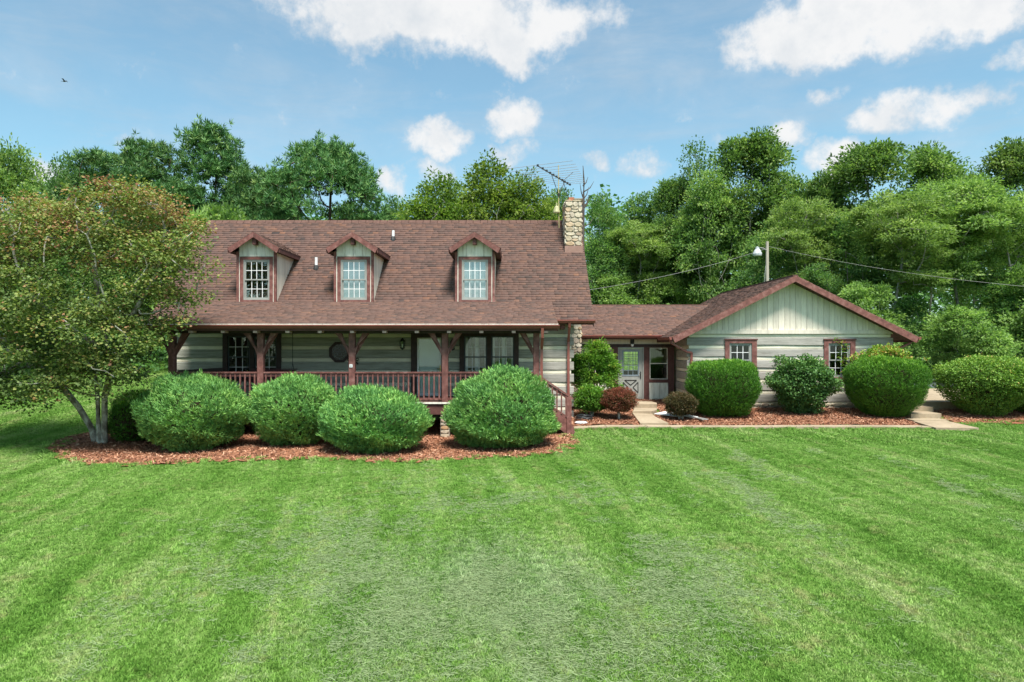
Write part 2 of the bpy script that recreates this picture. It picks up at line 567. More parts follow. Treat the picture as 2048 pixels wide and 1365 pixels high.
def lawn_mats():
    m, nt = new_mat('lawn')
    c = lawn_color(nt)
    pos = nt.n('ShaderNodeNewGeometry').outputs['Position']
    c2 = nt.mix(1.0, c, nt.ramp(nt.noise(pos, 26, 4, .7), [(.35, (.26, .28, .25)), (.65, (.62, .62, .60))]), 'MULTIPLY')
    finish(nt, bsdf(nt, c2, .95, .05, nt.noise(pos, 16, 5, .7), .06).outputs[0])
    m2, nt = new_mat('grass_blade')
    c = lawn_color(nt)
    oi = nt.n('ShaderNodeObjectInfo').outputs['Random']
    v = nt.math('ADD', .85, nt.math('MULTIPLY', oi, .45))
    cc = nt.n('ShaderNodeCombineXYZ')
    for i in range(3):
        nt.l(v, cc.inputs[i])
    c = nt.mix(1.0, c, cc.outputs[0], 'MULTIPLY')
    b = bsdf(nt, c, .6, .15)
    tr = nt.n('ShaderNodeBsdfTranslucent')
    nt.l(c, tr.inputs['Color'])
    mx = nt.n('ShaderNodeMixShader')
    mx.inputs[0].default_value = .35
    nt.l(b.outputs[0], mx.inputs[1])
    nt.l(tr.outputs[0], mx.inputs[2])
    finish(nt, mx.outputs[0])
    return m, m2


M_LAWN, M_BLADE = lawn_mats()

# ------------------------------------------------------------------ terrain, beds, paving
_TY = [-60, 0, 7, 12, 18, 22, 26.2, 28.5, 34, 42, 55, 75, 110, 200, 700, 2500]
_TZ = [-6.0, -4.1, -3.55, -3.25, -3.06, -2.98, -2.58, -2.34, -2.20, -2.10, -1.5, .3, 3.0, 7, 14, 20]


def gz(x, y):
    """ground height, x and y may be arrays"""
    x = np.asarray(x, dtype=float)
    y = np.asarray(y, dtype=float)
    z = np.interp(y, _TY, _TZ)
    def ss(a, b, v):
        t = np.clip((v - a) / (b - a), 0, 1)
        return t * t * (3 - 2 * t)
    near = ss(14, 21, y) * (1 - ss(24, 30, y))
    z = z + .14 * ss(0, 3, x) * near
    z = z + .10 * ss(-10, -16, -(-x)) * 0
    z = z + .14 * ss(10.5, 13, -x) * near
    z = z + 1.5 * ss(36, 52, y) * (1 - ss(60, 90, y)) * ss(-1, 4, x) * (1 - ss(11, 16, x))
    z = z + .9 * ss(30, 50, y) * (1 - ss(60, 90, y)) * ss(14, 24, -x)
    z = z + .03 * np.sin(x * .9 + 1.3) * np.sin(y * .7)
    return z


def gz1(x, y):
    return float(gz(x, y))


def in_poly(px, py, poly):
    ins = np.zeros(px.shape, dtype=bool)
    n = len(poly)
    for i in range(n):
        x0, y0 = poly[i]
        x1, y1 = poly[(i + 1) % n]
        c = ((y0 > py) != (y1 > py)) & (px < (x1 - x0) * (py - y0) / ((y1 - y0) or 1e-9) + x0)
        ins ^= c
    return ins


LEFT_BED = [(-13.5, 20.4), (-12.9, 18.9), (-11.4, 17.6), (-9.6, 17.2), (-8, 17.7), (-5, 18.1), (-3, 17.6), (-.5, 18.3), (1.1, 18.6), (2.0, 20.0), (1.9, 21.7), (1.9, 24.4), (-12.2, 24.4), (-13.4, 22.6)]
RIGHT_BED = [(1.9, 22.98), (13.9, 22.98), (14.2, 24.5), (14.6, 26.25), (6.85, 26.25), (6.75, 28.4), (2.25, 28.4), (2.25, 24.4), (1.9, 24.4)]
STEP_BED = [(15.15, 23.5), (16.5, 23.2), (24, 23.2), (24, 25.9), (15.7, 25.9)]
WALK = [(1.75, 22.5), (14.9, 22.5), (14.3, 23.0), (1.75, 23.0)]
BRANCH = [(4.35, 22.9), (5.25, 22.9), (5.1, 24.5), (5.55, 25.6), (5.6, 27.9), (4.75, 27.9), (4.70, 26.6), (4.45, 25.2)]
STEP_WALK = [(13.85, 22.3), (15.25, 22.3), (14.95, 23.5), (13.8, 23.5)]
PAD = [(14.7, 25.9), (26, 25.9), (26, 34), (14.7, 34)]
DRIVE = [(11.5, 34.6), (45, 35), (45, 40), (11.5, 39)]


def sheet(name, xs, ys, zf, mat, keep=None, smooth=True):
    X, Y = np.meshgrid(xs, ys)
    Z = zf(X, Y)
    nx, ny = len(xs), len(ys)
    v = np.stack([X, Y, Z], -1).reshape(-1, 3)
    i, j = np.meshgrid(np.arange(nx - 1), np.arange(ny - 1))
    a = (j * nx + i).ravel()
    q = np.stack([a, a + 1, a + 1 + nx, a + nx], 1)
    if keep is not None:
        cx = (v[q[:, 0], 0] + v[q[:, 2], 0]) / 2
        cy = (v[q[:, 0], 1] + v[q[:, 2], 1]) / 2
        q = q[keep(cx, cy)]
        used, inv = np.unique(q, return_inverse=True)
        v, q = v[used], inv.reshape(q.shape)
    me = np_mesh(name, v, np.full(len(q), 4), q.ravel(), mat, smooth=smooth)
    o = bpy.data.objects.new(name, me)
    return link(o)


xs = np.concatenate([np.linspace(-1800, -70, 24), np.arange(-60, 60.1, .75), np.linspace(70, 1800, 24)])
ys = np.concatenate([np.linspace(-60, 2, 12), np.arange(4, 46, .5), np.linspace(47, 120, 40), np.linspace(135, 2500, 26)])
lawn = kind(sheet('lawn', xs, ys, gz, M_LAWN), 'structure')


def bed_z(lift, amp):
    def f(X, Y):
        n = np.sin(X * 7.1 + Y * 3.3) * np.sin(Y * 6.3 - X * 2.1) + .6 * np.sin(X * 17 + 1) * np.sin(Y * 15)
        return gz(X, Y) + lift + amp * n
    return f


def poly_sheet(name, poly, step, zf, mat, jag=0.0, hole=None):
    a = np.array(poly)
    lo, hi = a.min(0) - .2, a.max(0) + .2
    k = lambda cx, cy: in_poly(cx + jag * np.sin(cy * 9 + cx * 4), cy + jag * np.sin(cx * 8.3) * np.cos(cx * 3.1 + cy), poly) & ~(in_poly(cx, cy, hole) if hole else False)
    return sheet(name, np.arange(lo[0], hi[0], step), np.arange(lo[1], hi[1], step), zf, mat, k)


for poly in (LEFT_BED, RIGHT_BED, STEP_BED):
    kind(poly_sheet('mulch_bed', poly, .1, bed_z(.035, .012), M_MULCH, .12, BRANCH), 'structure')

# mulch chips lying on the beds
def scatter(poly, n):
    a = np.array(poly)
    lo, hi = a.min(0), a.max(0)
    p = rng.uniform(lo, hi, (n, 2))
    return p[in_poly(p[:, 0], p[:, 1], poly)]


M_CHIP = leaf_mat('mulch_chip', [(0, (.05, .018, .012)), (.4, (.26, .115, .068)), (.75, (.40, .19, .115)), (1, (.55, .34, .23))], 0, .95, 0)
for poly, n, lab in ((LEFT_BED, 34000, 'a'), (RIGHT_BED, 34000, 'b'), (STEP_BED, 6000, 'c')):
    p = scatter(poly, n)
    p = p[~in_poly(p[:, 0], p[:, 1], BRANCH)]
    k = len(p)
    an = rng.uniform(0, 2 * np.pi, k)
    L = rng.uniform(.02, .06, k)[:, None]
    wv = rng.uniform(.005, .013, k)[:, None]
    t = np.stack([np.cos(an), np.sin(an), rng.normal(0, .35, k)], 1)
    s = np.stack([-np.sin(an), np.cos(an), rng.normal(0, .35, k)], 1)
    c = np.column_stack([p, gz(p[:, 0], p[:, 1]) + .055 + rng.uniform(0, .02, k)])
    q = np.stack([c - t * L - s * wv, c + t * L - s * wv, c + t * L + s * wv, c - t * L + s * wv], 1)
    o = bpy.data.objects.new('mulch_chips', quads_mesh('mulch_chips', q, rng.uniform(0, 1, k), M_CHIP))
    kind(link(o), 'stuff')


def slab(name, poly, zf, thick, mat):
    mb = MB()
    n = len(poly)
    top = [(x, y, zf(x, y)) for x, y in poly]
    bot = [(x, y, z - thick) for x, y, z in top]
    mb.add(top + bot, [tuple(range(n))] + [(i, n + i, n + (i + 1) % n, (i + 1) % n) for i in range(n)])
    return mb.build(name, mat)


# front walk in poured lengths with joints
for i in range(9):
    x0 = 1.75 + i * 1.37
    x1 = x0 + 1.355
    sl = .7 if i == 8 else 0
    o = slab('front_walk', [(x0, 22.52), (x1, 22.52), (x1 - sl * .6, 23.0), (x0, 23.0)], lambda x, y: gz1(x, 22.75) + .065, .2, M_CONC)
    kind(o, 'structure')
kind(slab('front_walk', STEP_WALK, lambda x, y: gz1(x, y) + .095, .2, M_CONC), 'structure')
# curved branch walk up to the breezeway door, two low risers
kind(slab('branch_walk', [(4.32, 23.004), (5.28, 23.004), (5.05, 24.1), (5.05, 24.6), (4.35, 24.6)], lambda x, y: gz1(x, y) + .10, .3, M_CONC), 'structure')
kind(slab('branch_walk', [(4.35, 24.604), (5.05, 24.604), (5.35, 25.2), (5.50, 25.9), (4.62, 25.9), (4.5, 25.2)], lambda x, y: gz1(4.9, 24.9) + .16, .4, M_CONC), 'structure')
kind(slab('branch_walk', [(4.62, 25.904), (5.50, 25.904), (5.62, 26.5), (5.55, 27.2), (4.78, 27.2), (4.72, 26.5)], lambda x, y: gz1(4.9, 26.2) + .22, .5, M_CONC), 'structure')
# irregular flagstones at the breezeway door
landing = kind(slab('flagstone_landing', [(4.3, 27.25), (5.75, 27.25), (5.85, 28.45), (4.3, 28.45)], lambda x, y: -2.36, .3, M_MORTAR), 'structure')
for (cx, cy, r, m) in [(4.6, 27.55, .26, 5), (5.08, 27.48, .24, 6), (5.52, 27.6, .24, 5), (4.55, 28.1, .24, 6), (5.0, 28.05, .25, 5), (5.45, 28.15, .24, 6)]:
    pts = [(cx + r * (1 + .18 * math.sin(7 * k + cx * 9)) * math.cos(2 * math.pi * k / m + cx), cy + r * 1.05 * math.sin(2 * math.pi * k / m + cx), -2.355) for k in range(m)]
    MB().prism(pts, (0, 0, .05)).build('flagstone', M_CONC, landing)
# steps up to the concrete pad beside the garage
steps = thing('concrete_steps', 'low tan concrete steps between walk and pad right of the garage', 'steps', (14.7, 24.5, gz1(14.7, 24.5)))
for k, (xa, xb, y0, y1, zt) in enumerate([(13.85, 15.1, 23.5, 24.3, -2.60), (14.15, 15.3, 24.2, 25.3, -2.45), (14.4, 15.65, 25.2, 25.9, -2.30)]):
    MB().prism([(xa, y0, zt - .35), (xb - .12, y0, zt - .35), (xb, y0 + .12, zt - .35), (xb, y1, zt - .35), (xa, y1, zt - .35)], (0, 0, .35)).build('step', M_CONC, steps)
for x0 in (14.75, 18.4, 22.05):
    kind(slab('concrete_pad', [(x0, 25.92), (x0 + 3.63, 25.92), (x0 + 3.63, 33.9), (x0, 33.9)], lambda x, y: -2.17, .5, M_CONC), 'structure')
kind(slab('driveway', DRIVE, lambda x, y: gz1(x, y) + .07, .2, M_ASPH), 'structure')

# ------------------------------------------------------------------ building kit
def stone_mesh(k):
    r = random.Random(100 + k)
    n = 8
    ang = [2 * math.pi * (i + .5) / n for i in range(n)]
    ring = []
    for a in ang:
        c, s = math.cos(a), math.sin(a)
        m = max(abs(c), abs(s))
        q = .5 / m
        q = q * (.95 + .05 * r.random()) * (1 - .07 * (abs(c * s) > .3) * r.random())
        ring.append((c * q, s * q))
    v = [(x, 0, z) for x, z in ring] + [(x, -.72 - .1 * r.random(), z) for x, z in ring] + [(x * (.84 + .1 * r.random()), -1 + .14 * r.random(), z * .86) for x, z in ring]
    f = []
    for j in (0, 1):
        for i in range(n):
            i2 = (i + 1) % n
            f.append((j * n + i, j * n + i2, (j + 1) * n + i2, (j + 1) * n + i))
    f.append(tuple(2 * n + i for i in range(n)))
    me = bpy.data.meshes.new('stone')
    me.from_pydata(v, [], f)
    me.materials.append(M_STONE)
    me.update()
    return me


STONES = [stone_mesh(k) for k in range(8)]
srnd = random.Random(5)


def lay_stones(parent, p0, u, length, z0, z1, rot, rows=(.14, .26), wid=(.2, .5), depth=.07, gap=.013):
    """a face of field stones: p0 = lower left corner, u = direction along the face, rot = turn about z"""
    z = z0
    p0, u = Vector(p0), Vector(u)
    while z < z1 - .04:
        h = min(srnd.uniform(*rows), z1 - z)
        if z1 - z - h < .06:
            h = z1 - z
        s = 0.0
        while s < length - .02:
            w = min(srnd.uniform(*wid), length - s)
            if length - s - w < .1:
                w = length - s
            split = h > .2 and w < .3 and srnd.random() < .35
            for (za, hh) in ([(z, h * .5), (z + h * .5, h * .5)] if split else [(z, h)]):
                c = p0 + u * (s + w / 2)
                inst('stone', STONES[srnd.randrange(8)], (c.x, c.y, za + hh / 2), parent, (0, srnd.uniform(-.03, .03), rot),
                     (w - gap * srnd.uniform(.6, 1.6), depth * srnd.uniform(.7, 1.25), hh - gap * srnd.uniform(.6, 1.6)))
            s += w
        z += h


def cut(rect, holes):
    """axis aligned rectangle minus holes -> rectangles"""
    out = [rect]
    for (hx0, hx1, hz0, hz1) in holes:
        nxt = []
        for (x0, x1, z0, z1) in out:
            if hx1 <= x0 or hx0 >= x1 or hz1 <= z0 or hz0 >= z1:
                nxt.append((x0, x1, z0, z1))
                continue
            if hx0 > x0:
                nxt.append((x0, hx0, z0, z1))
            if hx1 < x1:
                nxt.append((hx1, x1, z0, z1))
            a, b = max(x0, hx0), min(x1, hx1)
            if hz1 < z1:
                nxt.append((a, b, hz1, z1))
            if hz0 > z0:
                nxt.append((a, b, z0, hz0))
        out = nxt
    return [r for r in out if r[1] - r[0] > .02 and r[3] - r[2] > .015]


def hewn(mb, x0, x1, z0, z1, y, th, seed):
    """hewn log: front face broken into stations with uneven edges"""
    r = random.Random(seed)
    n = max(2, int((x1 - x0) / .9) + 1)
    vs = []
    for i in range(n + 1):
        x = x0 + (x1 - x0) * i / n
        e = 0 if z1 - z0 < .2 else 1
        a, b, c = r.uniform(-.010, .010) * e, r.uniform(-.010, .010) * e, r.uniform(-.012, .012)
        vs += [(x, y + th, z0), (x, y + c + .016, z0 + a), (x, y + c, z0 + a + .02), (x, y + c, z1 + b - .02), (x, y + c + .016, z1 + b), (x, y + th, z1)]
    fs = []
    for i in range(n):
        for k in range(5):
            fs.append((i * 6 + k, (i + 1) * 6 + k, (i + 1) * 6 + k + 1, i * 6 + k + 1))
    fs += [(0, 1, 2, 3, 4, 5), tuple(n * 6 + k for k in (5, 4, 3, 2, 1, 0))]
    mb.add(vs, fs)


def log_wall(parent, x0, x1, zc, n0, n1, y, holes, ends=(0, 0), th=.16, side=None, shelter=None):
    """courses of hewn logs with chinking; zc = top of chink 0; side = (px, fn) maps the wall on to another axis"""
    for k in range(n0, n1):
        zt = zc - .437 * k
        zb = zt - .135
        e0, e1 = ends
        for (a, b, c, d) in cut((x0 - e0, x1 + e1, zt, zt + .302), holes):
            mb = MB()
            hewn(mb, a, b, c + .003, d - .003, y, th, k * 31 + int(a * 100))
            if side:
                mb.v = [side(p) for p in mb.v]
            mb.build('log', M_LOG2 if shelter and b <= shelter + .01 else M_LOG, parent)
        for (a, b, c, d) in cut((x0, x1, zb, zt), holes):
            mb = MB()
            hewn(mb, a, b, c, d, y + .028, th - .04, k * 17 + int(a * 100))
            if side:
                mb.v = [side(p) for p in mb.v]
            mb.build('chinking', M_CHINK, parent)


def frame_mb(x0, x1, z0, z1, w, y0, y1, mb=None):
    mb = mb or MB()
    wl, wr, wb, wt = w if isinstance(w, tuple) else (w,) * 4
    mb.box(x0, x0 + wl, y0, y1, z0, z1)
    mb.box(x1 - wr, x1, y0, y1, z0, z1)
    mb.box(x0 + wl, x1 - wr, y0, y1, z0, z0 + wb)
    mb.box(x0 + wl, x1 - wr, y0, y1, z1 - wt, z1)
    return mb


def sashes(holder, x0, x1, z0, z1, y, cols, rows, m_sash, m_grid, m_glass, bar=.018):
    """double-hung pair: upper sash in front, lower sash behind, separate panes"""
    zm = (z0 + z1) / 2
    for (a, b, yo) in ((zm - .02, z1, 0), (z0, zm + .02, .035)):
        s = .045
        frame_mb(x0, x1, a, b, s, y + yo, y + yo + .03).build('sash', m_sash, holder)
        gx0, gx1, ga, gb = x0 + s, x1 - s, a + s, b - s
        mb = MB()
        for i in range(1, cols):
            cx = gx0 + (gx1 - gx0) * i / cols
            mb.box(cx - bar / 2, cx + bar / 2, y + yo + .002, y + yo + .014, ga, gb)
        for j in range(1, rows):
            cz = ga + (gb - ga) * j / rows
            mb.box(gx0, gx1, y + yo + .004, y + yo + .012, cz - bar / 2, cz + bar / 2)
        mb.build('muntin_grid', m_grid, holder)
        for i in range(cols):
            for j in range(rows):
                xa, xb = gx0 + (gx1 - gx0) * i / cols, gx0 + (gx1 - gx0) * (i + 1) / cols
                za, zb = ga + (gb - ga) * j / rows, ga + (gb - ga) * (j + 1) / rows
                MB().box(xa, xb, y + yo + .016, y + yo + .020, za, zb).build('pane', m_glass, holder)


SH_T = [bpy.data.meshes.new('shingle') for _ in range(0)]


def shingle_rows(poly, expo, tab, seed):
    """rectangles (s0,s1,t0,tint) of the shingle tabs on a convex polygon given in slope coordinates"""
    r = np.random.default_rng(seed)
    P = np.array(poly)
    t0, t1 = P[:, 1].min(), P[:, 1].max()
    out = []
    t = t0 - .02
    while t < t1 - .03:
        tm = min(max(t + expo * .5, t0 + .01), t1 - .01)
        xsn = []
        for i in range(len(P)):
            a, b = P[i], P[(i + 1) % len(P)]
            if (a[1] - tm) * (b[1] - tm) < 0:
                xsn.append(a[0] + (b[0] - a[0]) * (tm - a[1]) / (b[1] - a[1]))
        if len(xsn) >= 2:
            sa, sb = min(xsn), max(xsn)
            w = r.uniform(tab[0], tab[1], int((sb - sa) / tab[0]) + 3)
            e = sa + np.concatenate(([0], np.cumsum(w))) - r.uniform(0, tab[0])
            e = np.clip(e, sa, sb)
            for i in range(len(e) - 1):
                if e[i + 1] - e[i] > .02:
                    out.append((e[i], e[i + 1], t))
        t += expo
    return np.array(out)


def shingled(parent, origin, u, v, poly, expo=.145, tab=(.14, .36), seed=1, single=0, single_t=0.0, t_max=None):
    """cover a roof plane; the `single` first tabs above single_t become objects of their own"""
    R = shingle_rows(poly, expo, tab, seed)
    r = np.random.default_rng(seed + 50)
    n_ = np.cross(np.array(u), np.array(v))
    n_ = n_ / np.linalg.norm(n_)
    if n_[2] < 0:
        n_ = -n_
    o, u, v = np.array(origin), np.array(u, dtype=float), np.array(v, dtype=float)
    s0, s1, t0 = R[:, 0], R[:, 1], R[:, 2] + r.uniform(-.006, .006, len(R))
    # laminated tabs: two thicknesses, blended colour runs
    hgt = .016 + .014 * (r.random(len(R)) > .5) + r.uniform(0, .004, len(R))
    tint = np.clip(.48 + .12 * r.normal(size=len(R)) + .34 * (r.random(len(R)) - .5) * (r.random(len(R)) < .6), 0, 1)
    top = np.minimum(t0 + expo * 1.15, max(p[1] for p in poly))

    def P(s, t, h):
        return o + s[:, None] * u + t[:, None] * v + h[:, None] * n_
    z = np.zeros(len(R))
    g = .003
    V = np.stack([P(s0 + g, t0, z), P(s1 - g, t0, z), P(s1 - g, t0, hgt), P(s0 + g, t0, hgt), P(s1 - g, top, z + .006), P(s0 + g, top, z + .006)], 1)
    face = [0, 1, 2, 3, 3, 2, 4, 5, 0, 3, 5, 1, 4, 2]
    fn = [4, 4, 3, 3]
    idx = np.arange(len(R))
    sel = np.zeros(len(R), dtype=bool)
    if single:
        cand = idx[R[:, 2] >= single_t]
        sel[cand[:single]] = True
        for i in np.nonzero(sel)[0]:
            c = V[i].mean(0)
            me = np_mesh('shingle', V[i] - c, fn, face, M_SHING, np.full(6, tint[i]))
            inst('shingle', me, c, parent)
    k = idx[~sel]
    nk = len(k)
    vv = V[k].reshape(-1, 3)
    lp = (np.array(face)[None, :] + np.arange(nk)[:, None] * 6).ravel()
    c = vv.mean(0)
    me = np_mesh('shingles', vv - c, np.tile(fn, nk), lp, M_SHING, np.repeat(tint[k], 6))
    ob = bpy.data.objects.new('shingles', me)
    link(ob, parent, c)
    return kind(ob, 'stuff')

# ------------------------------------------------------------------ main house
M_TANBLIND = pmat('tan_blind', [(.3, (.20, .19, .13)), (.7, (.34, .33, .24))], (1, 1, 14), 2, 3, .8, .1)
HX0, HX1, HY0, HY1 = -12.25, 2.12, 24.5, 33.3
EZ, EY, SL = .88, 24.1, .906          # main eave height and place, slope
RY = 28.9                             # ridge
RZ = EZ + (RY - EY) * SL
house = thing('log_house', 'grey log house with brown shingle roof, three dormers and front porch', 'house', (-5, 28, -2.6))

wl = (-10.36, -8.29, -1.28, .50)      # left double window
wr = (-1.87, .23, -1.28, .50)         # right double window
dr = (-3.61, -2.37, -1.86, .50)       # door
holes = [wl, wr, dr]
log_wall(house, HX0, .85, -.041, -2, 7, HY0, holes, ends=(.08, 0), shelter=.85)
log_wall(house, .85, HX1, -.041, -2, 7, HY0, [], ends=(0, .10))
side_r = lambda p: (HX1 + (24.5 - p[1]), p[0], p[2])
log_wall(house, 24.68, 27.15, -.041, -2, 7, 24.5, [(0, 99, 1.0, 9)], side=lambda p: (HX1 - (p[1] - 24.5), p[0], p[2]))
log_wall(house, 28.85, 33.3, -.041, -2, 7, 24.5, [(0, 99, 1.0, 9)], side=lambda p: (HX1 - (p[1] - 24.5), p[0], p[2]))
log_wall(house, 24.68, 33.3, -.041, -2, 7, 24.5, [(0, 99, 1.0, 9)], side=lambda p: (HX0 + (p[1] - 24.5), p[0], p[2]))
MB().box(HX0, HX1, HY1 - .16, HY1, -2.6, 1.0).build('back_wall', M_BOARD, house)
MB().box(HX0, HX1, HY0 + .05, HY1, -3.3, -2.66).build('foundation', M_STONE, house)
for x in (HX0 + .02, HX1 - .18):
    MB().prism([(x, 24.5, .98), (x, 33.3, .98), (x, RY, RZ - .15)], (.16, 0, 0)).build('gable_wall', M_BOARD, house)
mb = MB()
mb.box(HX0 + .2, HX1 - .2, 25.9, 26.0, -1.83, .9)
mb.box(HX0 + .2, HX1 - .2, 24.7, 26, -1.93, -1.85)
mb.box(HX0 + .2, HX1 - .2, 24.7, 33.1, .90, .95)
mb.build('inner_room', M_ROOM, house)

# roofs
RX0, RX1 = -12.85, 2.89
th = .14
sl_len = math.hypot(RY - EY, RZ - EZ)
vF = ((0, (RY - EY) / sl_len, (RZ - EZ) / sl_len))
mb = MB()
nF = Vector((0, -vF[2], vF[1]))
for sgn in (1, -1):
    a = Vector((RX0, RY - sgn * (RY - EY), EZ))
    b = Vector((RX0, RY + .0, RZ))
    nn = Vector((0, -sgn * vF[2], vF[1]))
    mb.prism([a, b, b - nn * th, a - nn * th], (RX1 - RX0, 0, 0))
roof = mb.build('roof', M_ROOF, house)
shingled(house, (RX0, EY, EZ), (1, 0, 0), vF, [(0, 0), (RX1 - RX0, 0), (RX1 - RX0, sl_len), (0, sl_len)], seed=3, single=290, single_t=1.55)
shingled(house, (RX1, 2 * RY - EY, EZ), (-1, 0, 0), (0, -vF[1], vF[2]), [(0, 0), (RX1 - RX0, 0), (RX1 - RX0, sl_len), (0, sl_len)], tab=(.3, .6), seed=4)
mb = MB()
for i in range(52):
    x = RX0 + (RX1 - RX0) * i / 52
    mb.prism([(x, RY - .14, RZ - .10), (x, RY, RZ + .045), (x, RY + .14, RZ - .10)], ((RX1 - RX0) / 52 + .03, 0, 0))
mb.build('ridge_cap', M_ROOF, house)
for x in (RX0 + .0, RX1 - .03):
    mb = MB()
    for sgn in (1, -1):
        a = Vector((x, RY - sgn * (RY - EY), EZ - .02))
        b = Vector((x, RY, RZ - .02))
        mb.prism([a, b, b - Vector((0, 0, .22)), a - Vector((0, 0, .22))], (.03, 0, 0))
    mb.build('rake_board', M_BROWN, house)

# porch roof
PX0, PX1 = -11.5, 1.45
PEY, PEZ, PSL = 21.4, .627, .268
PTY = 24.83
PTZ = PEZ + (PTY - PEY) * PSL
pl = math.hypot(PTY - PEY, PTZ - PEZ)
vP = (0, (PTY - PEY) / pl, (PTZ - PEZ) / pl)
mb = MB()
mb.prism([(PX0, PEY, PEZ), (PX0, PTY, PTZ), (PX0, PTY, PTZ - .10), (PX0, PEY, PEZ - .10)], (PX1 - PX0, 0, 0))
mb.build('porch_roof', M_SOFFIT, house)
shingled(house, (PX0, PEY - .03, PEZ + .004), (1, 0, 0), vP, [(0, 0), (PX1 - PX0, 0), (PX1 - PX0, pl + .1), (0, pl + .1)], seed=6)
for x in (PX0, PX1 - .03):
    MB().prism([(x, PEY, PEZ - .01), (x, PTY, PTZ - .01), (x, PTY, PTZ - .2), (x, PEY, PEZ - .2)], (.03, 0, 0)).build('rake_board', M_BROWN, house)
MB().box(PX0, PX1, PEY - .06, PEY - .045, PEZ - .005, PEZ + .028).build('drip_edge', M_CREAM, house)


def gutter(parent, a, b, h=.12, w=.12):
    """K-style gutter along a-b, its back edge on that line, opening upward; out is to the right of a-b"""
    a, b = Vector(a), Vector(b)
    t = (b - a).normalized()
    o = t.cross(Vector((0, 0, 1))).normalized()
    prof = [(0, 0), (.0, -h), (w * .55, -h), (w * .75, -h * .62), (w, -h * .30), (w, 0), (w * .88, 0), (w * .82, -h * .3), (w * .5, -h * .85), (.01, -h * .85), (.01, 0)]
    n = len(prof)
    vs = [a + o * x + Vector((0, 0, z)) for x, z in prof] + [b + o * x + Vector((0, 0, z)) for x, z in prof]
    fs = [(i, (i + 1) % n, n + (i + 1) % n, n + i) for i in range(n)]
    mb = MB().add(vs, fs)
    for e, k in ((a, -1), (b, 1)):
        mb.prism([e, e - Vector((0, 0, h)), e - Vector((0, 0, h)) + o * w * .6, e + o * w], t * .006 * k)
    return mb.build('gutter', M_GUT, parent)


gutter(house, (PX0, PEY - .06, PEZ), (PX1 + .03, PEY - .06, PEZ))
gutter(house, (PX1 + .06, EY - .08, EZ), (RX1 + .03, EY - .08, EZ))
MB().box(PX1 + .05, RX1, EY - .06, EY - .02, EZ - .17, EZ - .01).build('fascia', M_BROWN, house)
MB().box(PX0 + .02, PX1 - .02, PEY - .05, PEY - .01, PEZ - .19, PEZ - .01).build('fascia', M_BROWN, house)
MB().box(PX0 + .3, PX1 - .55, 21.70, 21.90, .37, .50).build('porch_beam', M_DARK, house)
rt = MB().box(-.06, .06, -.30, 0, -.055, .055).mesh('rafter_tail', pmat('pale_rafter_end', [(.3, (.42, .27, .23)), (.7, (.56, .40, .36))], (1, 1, 1), 9, 4, .8, .1))
x = PX0 + .42
while x < PX1 - .2:
    inst('rafter_tail', rt, (x, 21.66, .425), house)
    MB().beam((x, 21.66, PEZ + .25 * PSL - .20), (x, 24.45, PTZ - .34), .09, .14).build('rafter', M_SOFFIT, house)
    x += 1.012
mb = MB()
mb.box(RX0 + .05, RX1 - .05, EY + .02, HY0 - .001, EZ - .13, EZ - .10)
mb.build('soffit', M_SOFFIT, house)

# porch floor, posts, piers
DZ = -1.83
for i in range(20):
    y0 = 21.72 + i * .1385
    MB().box(-11.1, .98, y0, y0 + .132, DZ - .04, DZ).build('deck_board', M_DECK, house)
MB().box(-11.1, .98, 21.69, 21.715, DZ - .05, DZ + .004).build('deck_edge', M_CREAM, house)
MB().box(-11.05, .93, 21.74, 21.80, DZ - .39, DZ - .042).build('rim_joist', M_BROWN, house)
MB().box(.89, .95, 21.80, 24.4, DZ - .39, DZ - .042).build('rim_joist', M_BROWN, house)
POSTS = [-10.86, -8.03, -5.11, -2.14, .78]
pm = None
pm_b = {}
for s in (-1, 1):
    pm_b[s] = MB().hexa([(s * .10, -.07, -.50), (s * .10, .07, -.50), (s * .10, .07, -.72), (s * .10, -.07, -.72),
                         (s * .54, -.07, -.001), (s * .54, .07, -.001), (s * .33, .07, -.001), (s * .33, -.07, -.001)]).mesh('brace', M_RED)
pm = MB()
c = .018
pm.prism([(-.1 + c, -.1, 0), (.1 - c, -.1, 0), (.1, -.1 + c, 0), (.1, .1 - c, 0), (.1 - c, .1, 0), (-.1 + c, .1, 0), (-.1, .1 - c, 0), (-.1, -.1 + c, 0)], (0, 0, 2.30))
pm = pm.mesh('porch_post', M_RED)
bal = MB().box(-.022, .022, -.022, .022, 0, .80).mesh('baluster', M_RED)
for i, px in enumerate(POSTS):
    p = inst('porch_post', pm, (px, 21.84, DZ), house)
    for s in (-1, 1):
        if i == 4 and s == 1:
            continue
        inst('brace', pm_b[s], (px, 21.83, .37), p)
    pier = MB().box(px - .14, px + .14, 21.78, 22.06, -3.2, DZ - .39).build('stone_pier', M_MORTAR, house)
    lay_stones(pier, (px - .14, 21.785, 0), (1, 0, 0), .28, -3.1, DZ - .395, 0, (.10, .17), (.28, .3), .05)
for i in range(4):
    a, b = POSTS[i] + .1, POSTS[i + 1] - .1
    mb = MB()
    mb.box(a, b, 21.77, 21.91, DZ + .92, DZ + .965)
    mb.box(a, b, 21.81, 21.87, DZ + .82, DZ + .918)
    mb.box(a, b, 21.81, 21.87, DZ + .06, DZ + .13)
    rl = mb.build('porch_railing', M_RED, house)
    n = 17
    for k in range(n):
        inst('baluster', bal, (a + (b - a) * (k + .5) / n, 21.785, DZ + .08), rl)
